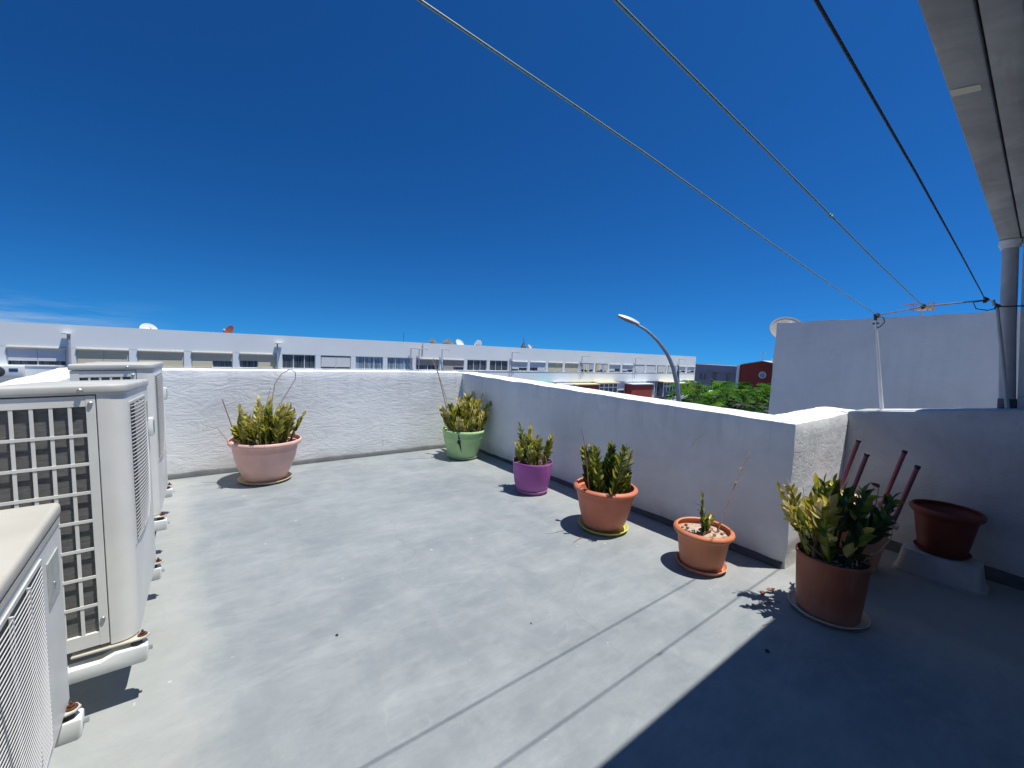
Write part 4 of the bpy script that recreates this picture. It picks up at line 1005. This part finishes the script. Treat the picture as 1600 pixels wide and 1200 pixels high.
# grey and red buildings at the end of the street
gb = thing("grey_building", (80, 38, -4.6), "low grey building in shade beyond the end of the white row", "building")
m = MB(); m.box(-2, 8, -4.5, 6, 0, 4.2); m.box(-2.3, 8.2, -4.7, 6.2, 4.205, 5.42); m.build("wall", MAT['greyfac'], gb)
for y, w_, z0, z1 in ((3.2, .5, 2.6, 3.7), (2.4, .4, 2.6, 3.7), (.6, .9, 1.6, 4.1), (-1.9, .6, 1.6, 4.1)):
    m = MB(); m.box(-2.06, -2.003, y-w_/2, y+w_/2, z0, z1); m.build("window", MAT['glass'], gb)
m = MB(); m.box(-2.07, -2.003, -4.1, -3.5, 2.4, 4.1); m.build("window", MAT['frame'], gb)
rb = thing("red_building", (74, 29.5, -4.6), "dark red gabled building with a round window beside the tall wall", "building")
m = MB(); poly = [(-3.2, 0), (2.0, 0), (2.0, 5.75), (-1.3, 6.45), (-3.2, 6.15)]
m.add([(-2, y, z) for y, z in poly]+[(5, y, z) for y, z in poly], [tuple(range(5)), tuple(range(5, 10))[::-1]]+[(i, 5+i, 5+(i+1) % 5, (i+1) % 5) for i in range(5)]); m.build("wall", MAT['red'], rb)
m = MB(); pc = [(2.0, 5.76), (-1.3, 6.46), (-3.2, 6.16)]
m.add([(-2.15, y, z) for y, z in pc]+[(5, y, z) for y, z in pc]+[(-2.15, y, z+.1) for y, z in pc]+[(5, y, z+.1) for y, z in pc], [(0, 1, 4, 3), (1, 2, 5, 4), (6, 9, 10, 7), (7, 10, 11, 8), (0, 6, 7, 1), (1, 7, 8, 2)]); m.build("roof_edge", MAT['box_cream'], rb)
m = MB(); m.tube([(-2.02, -1.45, 4.3), (-2.06, -1.45, 4.3)], .55, 24); w = m.build("round_window", MAT['frame'], rb); m = MB(); m.tube([(-2.062, -1.45, 4.3), (-2.08, -1.45, 4.3)], .42, 24); m.build("pane", MAT['glass_blue'], w)
m = MB(); m.box(-2.3, -1.9, 2.005, 2.4, 0, 5.7); m.build("corner_post", MAT['frame'], rb)
m = MB(); m.box(-1, .2, -2.9, -2.2, 6.3, 6.9); m.build("chimney", MAT['box_cream'], rb)
ra = MB(); ra.tube([(77, 30.2, 1.5), (77, 30.2, 3.6)], .04, 5); ra.tube([(77, 29.7, 3.3), (77, 30.7, 3.3)], .03, 5); ra.tube([(77, 29.8, 2.9), (77, 30.6, 2.9)], .03, 5)
tag(ra.build("roof_aerial", MAT['steel'], None), "thin pale aerial on the red building's roof", "aerial")

# ------------------------------------------------------------------ street lamp
lt = thing("street_lamp", (10.33, 5.72, -4.6), "tall grey street lamp with a curved arm and oval white head", "street lamp")
def ls(p): return (p[0]-10.33, p[1]-5.72, p[2]+4.6)
arc = [(10.33, 5.72, -4.6), (10.25, 5.83, -1.0), (10.195, 5.909, .37), (10.161, 5.984, .867), (10.086, 6.082, 1.276), (10.03, 6.15, 1.47), (9.959, 6.218, 1.65), (9.87, 6.305, 1.81), (9.778, 6.39, 1.954), (9.67, 6.49, 2.09), (9.545, 6.599, 2.222), (9.44, 6.69, 2.30), (9.34, 6.77, 2.36)]
m = MB(); m.tube([ls(p) for p in arc], [.085, .07, .062, .058, .052, .049, .046, .043, .041, .039, .037, .035, .034], 14); m.build("pole", MAT['steel'], lt, True)
a, b = Vector(ls((9.38, 6.74, 2.365))), Vector(ls((8.965, 7.09, 2.565))); d = (b-a); L = d.length; d.normalize(); s = d.cross(Vector((0, 0, 1))).normalized(); n = s.cross(d)
def headmesh(h0, h1, wk):
    mb = MB(); vs = []; fs = []; N, K = 12, 9
    for i in range(N+1):
        u = i/N; w_ = (.03+.105*math.sqrt(max(0, sin(pi*min(1, u*.93+.05)))))*wk
        for k in range(K):
            v = -1+2*k/(K-1); c = math.sqrt(max(0, 1-v*v)); hh = h0+(h1-h0)*c*(.45+.55*sin(pi*min(1, u*.85+.1)))
            vs.append(a+d*(u*L)+s*(w_*v)+n*hh)
    for i in range(N):
        for k in range(K-1): fs.append((i*K+k, i*K+k+1, i*K+K+k+1, i*K+K+k))
    fs.append(tuple(k for k in range(K))); fs.append(tuple(N*K+k for k in range(K))[::-1])
    mb.add(vs, fs); return mb
headmesh(.0, .085, 1).build("head", MAT['lamp_head'], lt, True, angle=60)
headmesh(-.002, -.055, .93).build("lens", MAT['grey_paint'], lt, True, angle=60)

# ------------------------------------------------------------------ poinciana tree
R = random.Random(21); TC = Vector((14.75, 6.25, -.62))
tree = thing("flame_tree", (TC.x, TC.y, -4.6), "spreading green feathery-leaved tree beyond the right parapet", "tree")
def tl(p): return Vector(p)-Vector((TC.x, TC.y, -4.6))
m = MB(); m.tube([tl((TC.x, TC.y, -4.6)), tl((TC.x+.05, TC.y, -3.5)), tl((TC.x-.05, TC.y+.05, -2.6))], [.17, .13, .11], 10); tips = []
for i in range(9):
    a = 2*pi*i/9+R.uniform(-.2, .2); rr = R.uniform(1.1, 1.9); e = Vector((TC.x+rr*cos(a), TC.y+rr*sin(a), R.uniform(-.9, .25))); s0 = Vector((TC.x-.05, TC.y+.05, -2.65))
    mid = s0.lerp(e, .5)+Vector((0, 0, .25)); m.tube([tl(s0), tl(mid), tl(e)], [.07, .05, .02], 7); tips.append((mid, e))
m.build("trunk", MAT['bark'], tree, True)
cr = MB()
def bip(mb, base, d, L, n):
    """bipinnate leaf: arching midrib with pairs of narrow leaflets"""
    d = d.normalized(); up = Vector((0, 0, 1)); s = d.cross(up).normalized(); pts = []
    for i in range(n+1):
        u = i/n; pts.append(base+d*(L*u)-up*(L*.42*u*u))
    t0 = max(0, min(1, R.gauss(.45, .2)))
    for i in range(1, n+1):
        p = pts[i]; tn = (pts[i]-pts[i-1]).normalized(); u = i/n
        l = L*.34*(sin(pi*(.12+.80*u))**.7); w = L/n*.80
        for sg in (-1, 1):
            mb.tint = max(0, min(1, t0+R.uniform(-.12, .12)))
            q = (s*sg+tn*.45+up*R.uniform(-.30, .05)).normalized(); e = p+q*l-up*(l*.12)
            mb.add([p-tn*w*.25, p+tn*w*.25, p.lerp(e, .6)+tn*w*.5, e, p.lerp(e, .6)-tn*w*.5], [(0, 1, 2, 3, 4)])
for i in range(780):
    a = R.uniform(0, 2*pi); q = math.sqrt(R.random())*2.35
    lay = R.random()
    h = .55*math.sqrt(max(0, 1-(q/2.5)**2))
    z = TC.z+.95+h*1.0-(lay**1.3)*2.1+.22*noise.noise(Vector((cos(a)*q, sin(a)*q, 3.3))*1.3)
    c = Vector((TC.x+q*cos(a), TC.y+q*sin(a), z)); o_ = Vector((cos(a), sin(a), 0))*(.35+q*.3)
    d = o_+Vector((R.uniform(-.8, .8), R.uniform(-.8, .8), R.uniform(-.1, .55)))
    bip(cr, c-d.normalized()*.25, d, R.uniform(.50, .88), 11)
cr.v = [tuple(Vector(v)-Vector((TC.x, TC.y, -4.6))) for v in cr.v]
cr.build("crown", MAT['tree_leaf'], tree)
